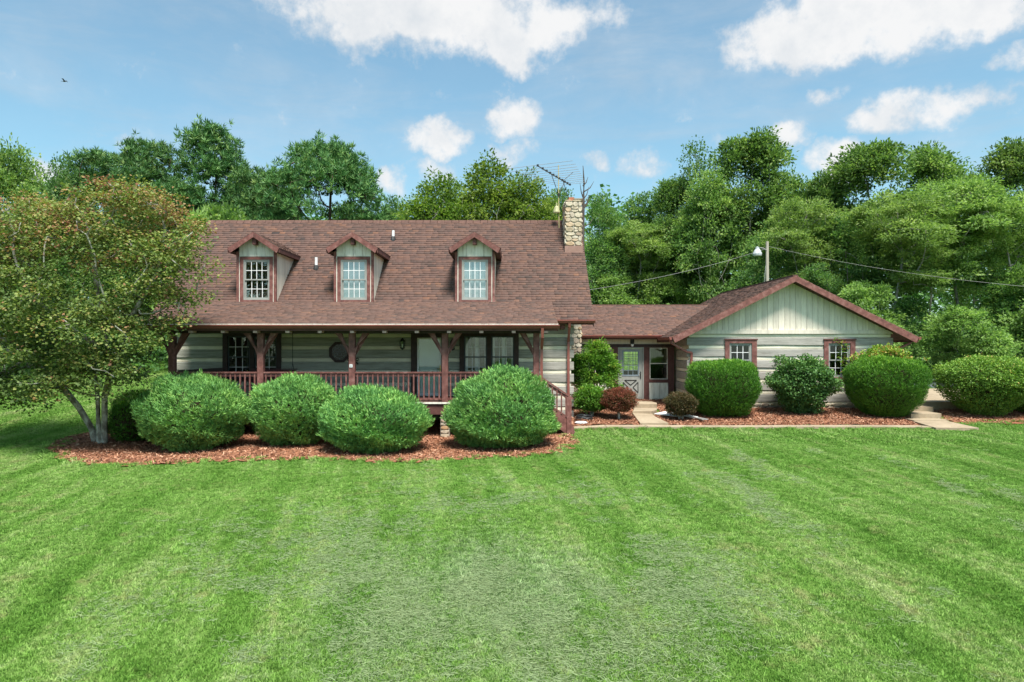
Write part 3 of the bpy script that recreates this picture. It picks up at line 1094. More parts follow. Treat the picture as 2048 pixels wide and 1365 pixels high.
# stairs going down to the right
st = MB().prism([(.98, 21.80, DZ - .02), (1.98, 21.80, -2.62), (1.98, 21.80, -2.86), (1.72, 21.80, -2.86), (.98, 21.80, DZ - .34)], (0, .05, 0)).build('stair_stringer', M_RED, house)
MB().prism([(.98, 23.0, DZ - .02), (1.98, 23.0, -2.62), (1.98, 23.0, -2.86), (1.72, 23.0, -2.86), (.98, 23.0, DZ - .34)], (0, .05, 0)).build('stair_stringer', M_RED, house)
for k in range(5):
    MB().box(.98 + k * .2, 1.22 + k * .2, 21.86, 23.0, DZ - .19 * (k + 1) - .04, DZ - .19 * (k + 1)).build('stair_tread', M_DECK, house)
mb = MB()
mb.beam((.88, 21.83, -1.0), (1.96, 21.83, -1.73), .13, .05)
mb.beam((.88, 21.83, -1.09), (1.78, 21.83, -1.70), .05, .09)
mb.beam((.95, 21.83, -1.78), (1.80, 21.83, -2.36), .05, .09)
mb.box(1.75, 1.90, 21.76, 21.90, -2.90, -1.66)
srl = mb.build('stair_railing', M_RED, house)
for k in range(6):
    x = 1.0 + k * .145
    MB().box(x - .022, x + .022, 21.78, 21.822, -1.78 - (x - .95) * .68, -1.10 - (x - .95) * .68).build('baluster', M_RED, srl)

# left and right double windows on the porch
for (x0, x1, z0, z1), bright in ((wl, False), (wr, True)):
    win = frame_mb(x0 - .01, x1 + .01, z0 - .01, z1 + .01, (.16, .16, .10, .20), HY0 - .055, HY0 + .12).build('window', M_DARK, house)
    xm = (x0 + x1) / 2
    MB().box(xm - .075, xm + .075, HY0 - .045, HY0 + .115, z0 + .10, z1 - .20).build('mullion', M_DARK, win)
    for (a, b) in ((x0 + .155, xm - .08), (xm + .08, x1 - .155)):
        sashes(win, a, b, z0 + .095, z1 - .195, HY0 + .0, 3, 2, M_DARKSASH, M_WHITE, M_CLEAR, .022)
    if bright:
        for (a, b) in ((x0 + .18, xm - .1), (xm + .1, x1 - .18)):
            for (c0, c1) in ((a, a + (b - a) * .13), (a + (b - a) * .46, a + (b - a) * .62), (a + (b - a) * .9, b)):
                mb = MB()
                k = 5
                vs, fs = [], []
                for i in range(k + 1):
                    xx = c0 + (c1 - c0) * i / k
                    yy = HY0 + .11 + .02 * (i % 2)
                    vs += [(xx, yy, z0 + .1), (xx, yy, z1 - .2)]
                    if i:
                        fs.append((2 * i - 2, 2 * i, 2 * i + 1, 2 * i - 1))
                mb.add(vs, fs)
                mb.build('curtain', M_CURT, win)
            MB().box(a, b, HY0 + .30, HY0 + .31, z0 + .1, z1 - .2).build('blind', M_TANBLIND, win)

# front door with pale storm door
x0, x1, z0, z1 = dr
door = frame_mb(x0 - .01, x1 + .01, z0, z1 + .01, (.21, .17, .03, .26), HY0 - .05, HY0 + .12).build('front_door', M_DARK, house)
frame_mb(x0 + .21, x1 - .17, z0 + .03, z1 - .25, (.055, .055, .10, .055), HY0 - .02, HY0 + .02).build('storm_door', M_WHITE, door)
MB().box(x0 + .26, x1 - .22, HY0 + .0, HY0 + .006, z0 + .12, z1 - .30).build('pane', M_CLEAR, door)
MB().box(x0 + .23, x1 - .19, HY0 + .05, HY0 + .09, z0 + .03, z1 - .26).build('door_leaf', M_DOOR, door)
mb = MB()
for (za, zb) in ((z0 + .2, z0 + .75), (z0 + .85, z0 + 1.45), (z0 + 1.55, z0 + 1.95)):
    for (xa, xb) in ((x0 + .33, x0 + .60), (x0 + .67, x0 + .94)):
        frame_mb(xa, xb, za, zb, .02, HY0 + .043, HY0 + .05, mb)
mb.build('door_panel', M_DOOR, door)
mb = MB()
mb.box(x1 - .215, x1 - .185, HY0 - .06, HY0 - .02, z0 + .86, z0 + 1.12)
mb.tube([(x1 - .20, HY0 - .04, z0 + 1.0), (x1 - .20, HY0 - .09, z0 + 1.0), (x1 - .30, HY0 - .09, z0 + 1.0)], .014)
mb.build('handle', M_BRASS, door)
MB().box(x0 + .0, x1, HY0 - .16, HY0 + .04, z0 - .03, z0 + .028).build('threshold', M_CREAM, door)


# octagon window between the windows
def octa(r, cx, cz, y):
    return [(cx + r * math.cos(math.pi / 8 + k * math.pi / 4), y, cz + r * math.sin(math.pi / 8 + k * math.pi / 4)) for k in range(8)]


ocx, ocz = -6.185, -.265
mb = MB()
ro, ri = .395, .30
o1, i1 = octa(ro, ocx, ocz, HY0 - .07), octa(ri, ocx, ocz, HY0 - .05)
o2, i2 = octa(ro, ocx, ocz, HY0 + .02), octa(ri, ocx, ocz, HY0 - .02)
vs = o1 + i1 + o2 + i2
fs = []
for k in range(8):
    k2 = (k + 1) % 8
    fs += [(k, k2, 8 + k2, 8 + k), (k, 16 + k, 16 + k2, k2), (8 + k, 8 + k2, 24 + k2, 24 + k)]
mb.add(vs, fs)
octw = mb.build('octagon_window', M_DARK, house)
MB().add(octa(ri, ocx, ocz, HY0 - .025), [tuple(range(8))]).build('pane', glass_mat('leaded_glass', .04, (.10, .12, .11)), octw)
MB().add(octa(ri, ocx, ocz, HY0 - .021), [tuple(range(8))]).build('dark_backing', M_ROOM, octw)
mb = MB()
for rr in (.215,):
    pts = [(ocx + rr * math.cos(a * math.pi / 12), HY0 - .03, ocz + rr * math.sin(a * math.pi / 12)) for a in range(25)]
    mb.tube(pts, .005, 4)
for (dx, dz, r) in [(-.09, .07, .075), (.09, .07, .075), (0, -.06, .085), (-.11, -.08, .06), (.11, -.08, .06), (0, .13, .05), (0, 0, .05)]:
    pts = [(ocx + dx + r * math.cos(a * math.pi / 6), HY0 - .03, ocz + dz + r * .8 * math.sin(a * math.pi / 6)) for a in range(13)]
    mb.tube(pts, .004, 4)
for k in range(8):
    a = k * math.pi / 4
    mb.tube([(ocx + .215 * math.cos(a), HY0 - .03, ocz + .215 * math.sin(a)), (ocx + .275 * math.cos(a), HY0 - .03, ocz + .275 * math.sin(a))], .006, 4)
mb.build('leading', M_BLUEGREY, octw)

# chimney
CX0, CX1, CY0, CY1, CZT = 2.13, 2.79, 27.22, 28.78, 5.80
chim = MB().box(CX0 + .03, CX1 - .03, CY0 + .03, CY1 - .03, -2.7, CZT - .05).build('chimney', M_MORTAR, house)
lay_stones(chim, (CX0, CY0 + .05, 0), (1, 0, 0), CX1 - CX0, 3.95, CZT, 0, (.12, .27), (.16, .40), .07)
lay_stones(chim, (2.14, CY0 + .05, 0), (1, 0, 0), CX1 - 2.14, -2.5, .72, 0, (.12, .26), (.14, .34), .07)
lay_stones(chim, (CX0 + .05, CY1, 0), (0, -1, 0), CY1 - CY0, 4.0, CZT, -math.pi / 2, (.12, .27), (.25, .55), .07)
lay_stones(chim, (CX1 - .05, CY0, 0), (0, 1, 0), CY1 - CY0, .3, CZT, math.pi / 2, (.15, .30), (.3, .6), .07)
MB().box(CX0 - .03, CX1 + .03, CY0 - .05, CY0 + .02, 3.62, 3.94).build('flashing', pmat('brown_flashing', [(.3, (.26, .15, .12)), (.7, (.33, .20, .165))], (1, 1, 1), 3, 3, .6, .3), chim)
mb = MB()
for (a, b, c_, d_) in ((2.27, 2.49, 27.30, 27.34), (2.27, 2.49, 27.56, 27.60), (2.27, 2.31, 27.34, 27.56), (2.45, 2.49, 27.34, 27.56)):
    mb.box(a, b, c_, d_, CZT - .08, CZT + .10)
mb.build('flue', pmat('clay_flue', [(.3, (.36, .13, .07)), (.7, (.48, .20, .12))], (1, 1, 1), 6, 4, .8, .2), chim)
MB().box(2.46, CX1 + .02, 27.2, 28.7, CZT - .01, CZT + .035).build('cap_slab', M_CONC, chim)

# dormers
for cx in (-9.27, -5.74, -1.345):
    yf, zb, hw = 24.78, 1.53, .72
    zE, zP, ov = 3.48, 4.04, .90
    yroof = lambda z: EY + (z - EZ) / SL
    mb = MB()
    # hollow box: cheeks behind the boards, dark back panel
    for s in (-1, 1):
        x = cx + s * (hw - .03)
        mb.prism([(x, yf + .03, zb), (x, yf + .03, zE - .05), (x, yroof(zE - .05), zE - .05)], (-s * .04, 0, 0))
    mb.prism([(cx - hw + .07, yf + .75, 2.0), (cx + hw - .07, yf + .75, 2.0), (cx + hw - .07, yf + .75, 3.4), (cx - hw + .07, yf + .75, 3.4)], (0, .02, 0))
    dm = mb.build('dormer', M_ROOM, house)
    # roof slabs and shingles
    mb = MB()
    yb_p, yb_e = yroof(zP) + .05, yroof(zE) + .05
    yo = 24.48
    for s in (-1, 1):
        rg, eg = Vector((cx, yo, zP)), Vector((cx + s * ov, yo, zE))
        rb, eb = Vector((cx, yb_p, zP)), Vector((cx + s * ov, yb_e, zE))
        d_ = Vector((0, 0, -.07))
        mb.hexa([rg + d_, eg + d_, eb + d_, rb + d_, rg, eg, eb, rb])
    mb.build('dormer_roof', M_SOFFIT, dm)
    L = math.hypot(ov, zP - zE)
    for s in (-1, 1):
        shingled(dm, (cx + s * (ov + .02), yo - .02, zE - .006), (0, 1, 0), (-s * ov / L, 0, (zP - zE) / L), [(0, 0), (yb_e - yo, 0), (yb_p - yo, L), (0, L)], seed=int(cx * 10) % 97 + s)
    for s in (-1, 1):
        MB().prism([(cx, yo - .03, zP + .005), (cx + s * (ov + .03), yo - .03, zE - .015), (cx + s * (ov - .06), yo - .03, zE - .19), (cx, yo - .03, zP - .185)], (0, .028, 0)).build('fascia', M_RED, dm)
        MB().prism([(cx + s * (ov + .03), yo + .0, zE - .012), (cx + s * (ov + .03), yroof(zE) , zE - .012), (cx + s * (ov + .03), yroof(zE - .17) - .02, zE - .17), (cx + s * (ov + .03), yo + .0, zE - .17)], (-s * .03, 0, 0)).build('eave_board', M_BROWN, dm)
        MB().hexa([(cx + s * (hw - .04), yf + .02, zE - .14), (cx + s * ov, yo + .02, zE - .15), (cx + s * ov, yroof(zE - .2), zE - .15), (cx + s * (hw - .04), yroof(zE - .2), zE - .14),
                   (cx + s * (hw - .04), yf + .02, zE - .11), (cx + s * ov, yo + .02, zE - .12), (cx + s * ov, yroof(zE - .2), zE - .12), (cx + s * (hw - .04), yroof(zE - .2), zE - .11)]).build('soffit', M_SOFFIT, dm)
    MB().box(cx - .07, cx + .07, yo + .06, yf, zP - .43, zP - .19).build('ridge_beam', M_BROWN, dm)
    # front: corner posts, cream strips, gable boards
    for s in (-1, 1):
        x = cx + s * (hw - .045)
        MB().box(x - .045, x + .045, yf - .04, yf + .06, zb, zE - .10).build('corner_post', M_RED, dm)
        x = cx + s * .617
        MB().box(x - .018, x + .018, yf - .015, yf + .03, zb, 3.20).build('filler_strip', M_CREAM, dm)
    for k in range(4):
        xa, xb = cx - .63 + k * .315 + .004, cx - .63 + (k + 1) * .315 - .004
        f_ = lambda x: zP - .08 - abs(x - cx) * (zP - zE) / ov
        pts = [(xa, yf - .01, 3.205), (xb, yf - .01, 3.205), (xb, yf - .01, f_(xb))] + ([(cx, yf - .01, f_(cx))] if xa < cx < xb else []) + [(xa, yf - .01, f_(xa))]
        MB().prism(pts, (0, .03, 0)).build('gable_board', M_CREAM, dm)
    # cheeks of vertical boards
    for s in (-1, 1):
        yb = yf + .06
        k = 0
        while yb < yroof(zE - .12) - .02:
            ye = min(yb + .25, yroof(zE - .12))
            x = cx + s * (hw - .03)
            z0b, z0e = EZ + (yb - EY) * SL, EZ + (ye - EY) * SL
            MB().prism([(x, yb + .003, z0b), (x, ye - .003, z0e), (x, ye - .003, zE - .10), (x, yb + .003, zE - .10)], (s * .028, 0, 0)).build('cheek_board', M_BOARD, dm)
            yb = ye
    # window
    frame_mb(cx - .60, cx + .60, zb + .005, 3.19, (.125, .125, .09, .10), yf - .03, yf + .07).build('casing', M_RED, dm)
    frame_mb(cx - .475, cx + .475, zb + .095, 3.09, (.045, .045, .05, .04), yf - .012, yf + .08).build('window_frame', M_GREYSASH, dm)
    sashes(dm, cx - .43, cx + .43, zb + .145, 3.05, yf + .005, 4, 2, M_GREYSASH, M_WHITE, M_GLASS, .022)
    MB().box(cx - .66, cx + .66, yf - .045, yf - .032, zb - .03, zb + .02).build('apron', M_BROWN, dm)
    if cx > -3:
        for (a, b) in ((-.42, -.12), (-.06, .12), (.2, .42)):
            MB().box(cx + a, cx + b, yf + .12, yf + .13, zb + .1, 3.08).build('curtain', M_CURT, dm)
        MB().box(cx - .45, cx + .45, yf + .16, yf + .17, zb + .1, 3.08).build('blind', M_BLIND, dm)
    elif cx > -8:
        MB().box(cx - .45, cx + .45, yf + .13, yf + .14, zb + .1, 3.08).build('blind', M_BLIND, dm)

# plumbing vents in the roof
for (px, py0, h) in ((632.5, 537, .42), (786.5, 479, .36)):
    zz = {537: 537, 479: 479}[py0]
    k = (690 - py0) / F
    y = (EZ - EY * SL) / (k - SL)
    z = k * y
    x = (px - 1024) * y / F
    v_ = MB().lathe((x, y, z), [(.055, -.1), (.055, h)], 10).build('vent_pipe', M_WHITE, house)
    MB().lathe((x, y, z), [(.14, -.14), (.12, -.02), (.07, .10), (.06, .12)], 10).build('boot', M_BLACK, v_)

# downspouts
def downspout(parent, pts, w=.085):
    mb = MB()
    for a, b in zip(pts[:-1], pts[1:]):
        mb.beam(a, b, w, w * .8, up=(0, 1, 0) if abs(Vector(b)[2] - Vector(a)[2]) > .5 else (0, 0, 1))
    return mb.build('downspout', M_GUT, parent)


downspout(house, [(.95, 21.28, PEZ - .1), (.95, 21.34, .22), (.94, 21.62, -.05), (.94, 21.72, -.12), (.94, 21.72, DZ)])
downspout(house, [(2.02, 23.98, EZ - .1), (2.02, 24.02, .62), (2.02, 24.36, .20), (2.02, 24.42, .12), (2.02, 24.42, -2.75)])
MB().box(1.72, 1.88, 24.15, 24.49, .55, .72).build('beam_end', M_RED, house)

# ------------------------------------------------------------------ breezeway
BY, BX0, BX1, BYB = 28.5, 2.26, 6.80, 34.5
brz = thing('breezeway', 'low shingled breezeway with cross-buck door joining house and garage', 'breezeway', (4.5, 31, -2.3))
BEZ, BEY, BRY, BRZ = .39, 28.0, 31.5, 1.82
bl = math.hypot(BRY - BEY, BRZ - BEZ)
mb = MB()
for sgn in (1, -1):
    a, b = Vector((BX0 + .05, BRY - sgn * (BRY - BEY), BEZ)), Vector((BX0 + .05, BRY, BRZ))
    d_ = Vector((0, 0, -.13))
    mb.hexa([a + d_, (6.5, a.y, a.z - .13), (9.1, b.y, b.z - .13), b + d_, a, (6.5, a.y, a.z), (9.1, b.y, b.z), b])
mb.build('roof', M_SOFFIT, brz)
shingled(brz, (BX0 + .05, BEY - .03, BEZ + .004), (1, 0, 0), (0, (BRY - BEY) / bl, (BRZ - BEZ) / bl), [(0, 0), (4.1, 0), (7.0, bl), (0, bl)], seed=11)
MB().box(BX0 + .1, 8.9, BRY - .1, BRY + .1, BRZ - .02, BRZ + .035).build('ridge_cap', M_ROOF, brz)
gutter(brz, (BX0 + .02, BEY - .04, BEZ), (6.12, BEY - .04, BEZ), .11, .11)
MB().box(BX0, 6.75, BEY - .02, BEY + .02, BEZ - .17, BEZ - .01).build('fascia', M_BROWN, brz)
MB().box(BX0, BX1, BEY + .02, BY, BEZ - .155, BEZ - .135).build('soffit', M_SOFFIT, brz)
MB().box(BX0, BX1, BY - .02, BY + .1, .03, .25).build('header_board', M_BOARD, brz)
MB().box(BX0, BX1, BY - .03, BY + .1, -.10, .028).build('header_trim', M_DARK, brz)
for (a, b) in ((BX0, 2.52), (3.28, 3.44), (4.18, 4.42), (5.50, 5.72), (6.52, 6.76)):
    MB().box(a, b, BY - .03, BY + .1, -2.36, -.102).build('wall_post', M_BROWN, brz)
# window bays: left pair and the right one
for k, (a, b) in enumerate(((2.525, 3.275), (3.445, 4.175), (5.725, 6.515))):
    w_ = frame_mb(a, b, -1.58, -.105, (.02, .02, .14, .02), BY - .02, BY + .08).build('window', M_BROWN, brz)
    frame_mb(a + .02, b - .02, -1.44, -.125, .03, BY + .0, BY + .03).build('sash', M_CREAM, w_)
    MB().box(a + .05, b - .05, BY + .005, BY + .02, -.80, -.765).build('meeting_rail', M_CREAM, w_)
    MB().box(a + .05, b - .05, BY + .022, BY + .026, -.78, -.155).build('pane', M_CLEAR, w_)
    MB().box(a + .05, b - .05, BY + .012, BY + .016, -1.41, -.80).build('pane', M_SCREEN if k == 2 else M_CLEAR, w_)
    if k < 2:
        mb = MB()
        mb.box((a + b) / 2 - .01, (a + b) / 2 + .01, BY + .008, BY + .02, -1.41, -.155)
        mb.box(a + .05, b - .05, BY + .0085, BY + .0195, -.47, -.45)
        mb.build('muntin_grid', M_BLUEGREY, w_)
    n = 4
    for i in range(n):
        xa, xb = a + (b - a) * i / n, a + (b - a) * (i + 1) / n
        MB().box(xa + .002, xb - .002, BY - .01, BY + .03, -2.30, -1.585).build('panel_board', M_CREAM, brz)
# door
dd = frame_mb(4.42, 5.50, -2.25, -.105, (.06, .06, .03, .05), BY - .025, BY + .08).build('door', M_GREYDOOR, brz)
lf = MB()
frame_mb(4.49, 5.43, -2.21, -.16, (.12, .14, .92, .09), BY + .0, BY + .04, lf)
lf.build('door_leaf', M_GREYDOOR, dd)
frame_mb(4.60, 5.30, -1.31, -.24, (.05, .05, .06, .05), BY - .012, BY + .02).build('glazing_frame', M_BLUEGREY, dd)
mb = MB()
for i in (1, 2):
    x = 4.65 + .6 * i / 3
    mb.box(x - .011, x + .011, BY + .0, BY + .014, -1.26, -.28)
for i in range(1, 5):
    z = -1.26 + .98 * i / 5
    mb.box(4.65, 5.25, BY + .001, BY + .013, z - .011, z + .011)
mb.build('muntin_grid', M_BLUEGREY, dd)
for i in range(3):
    for j in range(5):
        MB().box(4.65 + .2 * i, 4.65 + .2 * (i + 1), BY + .016, BY + .02, -1.26 + .196 * j, -1.26 + .196 * (j + 1)).build('pane', M_CLEAR, dd)
mb = MB()
cx, cz, hx, hz = 4.95, -1.78, .31, .30
for tri in ([(-.8, 1), (.8, 1), (0, .32)], [(-.8, -1), (0, -.32), (.8, -1)], [(-1, .72), (-.32, 0), (-1, -.72)], [(1, .72), (1, -.72), (.32, 0)]):
    p = [(cx + a * hx, BY - .004, cz + b * hz) for a, b in tri]
    for i in range(3):
        mb.beam(p[i], p[(i + 1) % 3], .03, .02, up=(0, 1, 0))
mb.build('cross_buck', M_BLACK, dd)
mb = MB()
mb.box(5.345, 5.385, BY - .02, BY + .0, -1.42, -1.12)
mb.tube([(5.365, BY - .02, -1.2), (5.365, BY - .07, -1.2), (5.29, BY - .075, -1.2)], .014)
mb.build('handle', M_BLACK, dd)
# floor, side and back wall with two glazed openings on the back lawn
MB().box(BX0 + .3, BX1 - .1, BY + .1, BYB, -2.40, -2.30).build('floor', M_DECK, brz)
MB().box(BX0, BX1 - .05, BY + .1, BYB, .03, .06).build('ceiling', M_ROOM, brz)
mb = MB()
mb.box(BX0, 6.9, BYB - .1, BYB, -.14, .40)
mb.box(BX0, 6.9, BYB - .1, BYB, -2.5, -1.28)
for (a, b) in ((BX0, 2.9), (4.35, 5.35), (6.55, 6.9)):
    mb.box(a, b, BYB - .1, BYB, -1.28, -.14)
mb.build('back_wall', M_DARK, brz)
for (a, b) in ((2.9, 4.35), (5.35, 6.55)):
    mb = MB()
    for i in range(1, 4):
        x = a + (b - a) * i / 4
        mb.box(x - .012, x + .012, BYB - .06, BYB - .03, -1.28, -.14)
    for z in (-.5, -.72, -1.0):
        mb.box(a, b, BYB - .055, BYB - .035, z - .012, z + .012)
    mb.build('back_window', M_GREYSASH, brz)

# ------------------------------------------------------------------ garage wing
GX0, GX1, GY, GYB = 6.82, 14.60, 26.3, 34.5
gar = thing('garage_wing', 'gabled log garage wing with two small red framed windows', 'garage', (10.7, 30, -2.5))
gw = [(8.21, 9.41, -1.37, .20), (12.02, 13.20, -1.37, .20)]
log_wall(gar, GX0, GX1, .414, 0, 7, GY, gw + [(0, 99, .43, 9)], ends=(.08, .08))
log_wall(gar, GY + .19, 28.44, .38, 0, 6, 24.5, [(0, 99, .42, 9)], side=lambda p: (GX0 + (p[1] - 24.5), p[0], p[2]))
MB().box(GX0 + .08, GX0 + .16, GY + .2, GYB, -2.3, .45).build('side_wall', M_BOARD, gar)
log_wall(gar, GY + .19, GYB, .38, 0, 6, 24.5, [(0, 99, .42, 9)], side=lambda p: (GX1 - (p[1] - 24.5), p[0], p[2]))
MB().box(GX0, GX1, GYB - .15, GYB, -2.4, .5).build('back_wall', M_BOARD, gar)
MB().box(GX0 + .2, GX1 - .2, GY + .9, GY + 1.0, -2.3, .5).build('inner_room', M_ROOM, gar)
MB().box(GX0 - .05, GX1 + .05, GY - .035, GY + .12, .42, .565).build('trim_board', M_BOARD, gar)
fnd = MB().box(GX0 + .02, GX1 - .02, GY + .05, GYB - .01, -2.9, -2.225).build('foundation', M_MORTAR, gar)
lay_stones(fnd, (GX0 + .02, GY + .06, 0), (1, 0, 0), GX1 - GX0 - .04, -2.66, -2.23, 0, (.15, .30), (.28, .75), .10, .03)
GRX, GRZ, GSL, GOV = 10.70, 2.61, .50, 4.63
gy0, gy1 = 25.8, 34.8
gl_ = math.hypot(GOV, GOV * GSL)
mb = MB()
for s in (-1, 1):
    e, r_ = Vector((GRX + s * GOV, gy0, GRZ - GOV * GSL)), Vector((GRX, gy0, GRZ))
    mb.prism([e, r_, r_ - Vector((0, 0, .13)), e - Vector((0, 0, .13))], (0, gy1 - gy0, 0))
mb.build('roof', M_SOFFIT, gar)
for s in (-1, 1):
    shingled(gar, (GRX + s * (GOV + .02), gy0 - .03, GRZ - (GOV + .02) * GSL + .004), (0, 1, 0), (-s * GOV / gl_, 0, GOV * GSL / gl_), [(0, 0), (gy1 - gy0 + .06, 0), (gy1 - gy0 + .06, gl_ + .02), (0, gl_ + .02)], seed=20 + s)
    MB().prism([(GRX, gy0 - .055, GRZ + .0), (GRX + s * (GOV + .02), gy0 - .055, GRZ - (GOV + .02) * GSL), (GRX + s * (GOV - .08), gy0 - .055, GRZ - (GOV - .08) * GSL - .26), (GRX, gy0 - .055, GRZ - .225)], (0, .05, 0)).build('rake_board', M_RED, gar)
    MB().prism([(GRX, gy0, GRZ - .16), (GRX + s * GOV, gy0, GRZ - GOV * GSL - .16), (GRX + s * GOV, gy0, GRZ - GOV * GSL - .18), (GRX, gy0, GRZ - .18)], (0, GY - gy0 + .1, 0)).build('soffit', M_SOFFIT, gar)
    MB().box(min(GRX + s * (GOV + .03), GRX + s * GOV), max(GRX + s * (GOV + .03), GRX + s * GOV), gy0, gy1, GRZ - GOV * GSL - .2, GRZ - GOV * GSL - .01).build('fascia', M_BROWN, gar)
MB().box(GRX - .1, GRX + .1, gy0 - .03, gy1, GRZ - .03, GRZ + .035).build('ridge_cap', M_ROOF, gar)
ez = GRZ - GOV * GSL
gutter(gar, (GRX - GOV - .035, 27.9, ez), (GRX - GOV - .035, gy0 - .02, ez), .11, .11)
gutter(gar, (GRX + GOV + .035, gy0 - .02, ez), (GRX + GOV + .035, gy1, ez), .11, .11)
# vertical gable boards
nb = 36
for i in range(nb):
    xa, xb = GX0 + (GX1 - GX0) * i / nb + .005, GX0 + (GX1 - GX0) * (i + 1) / nb - .005
    f_ = lambda x: GRZ - .17 - abs(x - GRX) * GSL
    pts = [(xa, GY, .567), (xb, GY, .567), (xb, GY, max(.57, f_(xb)))] + ([(GRX, GY, f_(GRX))] if xa < GRX < xb else []) + [(xa, GY, max(.571, f_(xa)))]
    mb = MB().prism(pts, (0, .03, 0))
    dy = random.uniform(-.004, .004)
    mb.v = [(p[0], p[1] + dy, p[2]) for p in mb.v]
    mb.build('gable_board', M_BOARD, gar)
MB().prism([(GX0, GY + .035, .5), (GX1, GY + .035, .5), (GRX, GY + .035, GRZ - .2)], (0, .05, 0)).build('gable_backing', M_ROOM, gar)
for (x0, x1, z0, z1) in gw:
    win = frame_mb(x0 - .01, x1 + .01, z0 - .01, z1 + .01, (.17, .19, .13, .15), GY - .05, GY + .12).build('window', M_RED, gar)
    MB().box(x0 - .04, x1 + .04, GY - .075, GY - .03, z1 - .02, z1 + .03).build('drip_cap', M_BROWN, win)
    frame_mb(x0 + .16, x1 - .18, z0 + .12, z1 - .14, (.04, .06, .04, .04), GY - .01, GY + .10).build('window_frame', M_GREYSASH, win)
    sashes(win, x0 + .20, x1 - .24, z0 + .16, z1 - .18, GY + .01, 3, 2, M_GREYSASH, M_WHITE, M_DIMGLASS, .022)
downspout(gar, [(6.02, 26.0, ez - .1), (6.06, 26.0, ez - .22), (6.70, 26.18, -.27), (6.90, 26.24, -.30), (6.90, 26.25, -.40), (6.90, 26.25, -2.5)])
downspout(gar, [(15.38, 26.3, ez - .1), (15.34, 26.3, ez - .22), (14.76, 26.3, -.22), (14.72, 26.3, -.30), (14.72, 26.3, -2.5)])

# ------------------------------------------------------------------ things on and round the house
def lantern(loc, label, group=None):
    t = thing('wall_lantern', label, 'lantern', loc, group)
    x, y, z = loc
    MB().box(x - .05, x + .05, y - .02, y, z - .10, z + .12).build('back_plate', M_BLACK, t)
    mb = MB()
    mb.tube([(x, y - .01, z + .06), (x, y - .08, z + .16), (x, y - .14, z + .15)], .012)
    mb.lathe((x, y - .14, z), [(.012, .21), (.03, .19), (.10, .10), (.105, .09), (.09, .085)], 6)
    mb.lathe((x, y - .14, z), [(.07, -.17), (.085, -.15), (.085, -.13), (.02, -.21)][::-1], 6)
    for k in range(6):
        a = k * math.pi / 3
        mb.beam((x + .08 * math.cos(a), y - .14 + .08 * math.sin(a), z - .14), (x + .095 * math.cos(a), y - .14 + .095 * math.sin(a), z + .09), .012, .012)
    mb.build('lantern_frame', M_BLACK, t)
    MB().lathe((x, y - .14, z), [(.068, -.13), (.085, .085)], 6).build('lantern_glass', M_CLEAR, t)
    MB().lathe((x, y - .14, z), [(.015, -.13), (.015, .0)], 6).build('candle_bulb', M_WHITE, t)


lantern((-3.91, 24.49, .03), 'black carriage lantern on the log wall just left of the front door', 'lanterns beside the front door')
lantern((-2.12, 24.49, .0), 'black carriage lantern half behind a post between door and curtained window', 'lanterns beside the front door')

t = thing('porch_light', 'small black cylinder lamp on the header above the breezeway door', 'lamp', (5.0, 28.46, .03))
MB().lathe((5.0, 28.38, .0), [(.075, .03), (.085, .24), (.085, .26), (.03, .27)], 12).build('lamp_hood', M_BLACK, t)
MB().lathe((5.0, 28.38, -.05), [(.04, -.02), (.06, .02), (.06, .09)], 12).build('lamp_glass', M_WHITE, t)
MB().box(4.96, 5.04, 28.38, 28.475, .12, .2).build('bracket', M_BLACK, t)

# little square plaque on the third porch post and a dark ornament on the wall behind it
t = thing('number_plaque', 'little white square plaque on the porch post beside the octagon window', 'plaque', (-5.13, 21.735, -.72))
MB().box(-5.175, -5.075, 21.722, 21.738, -.72, -.62).build('plate', M_WHITE, t)
MB().box(-5.15, -5.10, 21.717, 21.7215, -.685, -.665).build('mark', M_METAL, t)
t = thing('wall_ornament', 'dark scrolled metal ornament on the wall peeping out behind the middle post', 'ornament', (-5.66, 24.46, -.70))
mb = MB()
mb.tube([(-5.86, 24.45, -.70), (-5.80, 24.44, -.62), (-5.69, 24.44, -.58), (-5.58, 24.44, -.62), (-5.51, 24.45, -.70)], .028)
for s in (-1, 1):
    mb.tube([(-5.69 + s * .15 + .045 * math.cos(a * .8), 24.44, -.53 + .045 * math.sin(a * .8)) for a in range(8)], .02, 5)
mb.box(-5.78, -5.60, 24.44, 24.475, -.70, -.60)
mb.build('scroll', M_BLACK, t)

# porch swing on chains
M_MAROON = pmat('maroon_stain', [(.3, (.055, .016, .020)), (.7, (.10, .030, .036))], (1, 6, 6), 2, 4, .55, .3)
sw = thing('porch_swing', 'dark maroon slatted bench swing hung on chains in front of the dark window', 'swing', (-8.2, 23.2, DZ + .42))
for k in range(5):
    MB().box(-9.0, -7.45, 22.98 + k * .1, 23.06 + k * .1, DZ + .42, DZ + .45).build('seat_slat', M_MAROON, sw)
for k in range(4):
    MB().box(-9.0, -7.45, 23.5 + .03 * k, 23.53 + .03 * k, DZ + .52 + .12 * k, DZ + .61 + .12 * k).build('back_slat', M_MAROON, sw)
MB().hexa([(-9.02, 23.6, DZ + .98), (-7.43, 23.6, DZ + .98), (-7.43, 23.66, DZ + .98), (-9.02, 23.66, DZ + .98), (-9.02, 23.6, DZ + 1.0), (-7.43, 23.6, DZ + 1.0), (-7.43, 23.66, DZ + 1.0), (-9.02, 23.66, DZ + 1.0)]).build('top_rail', M_MAROON, sw)
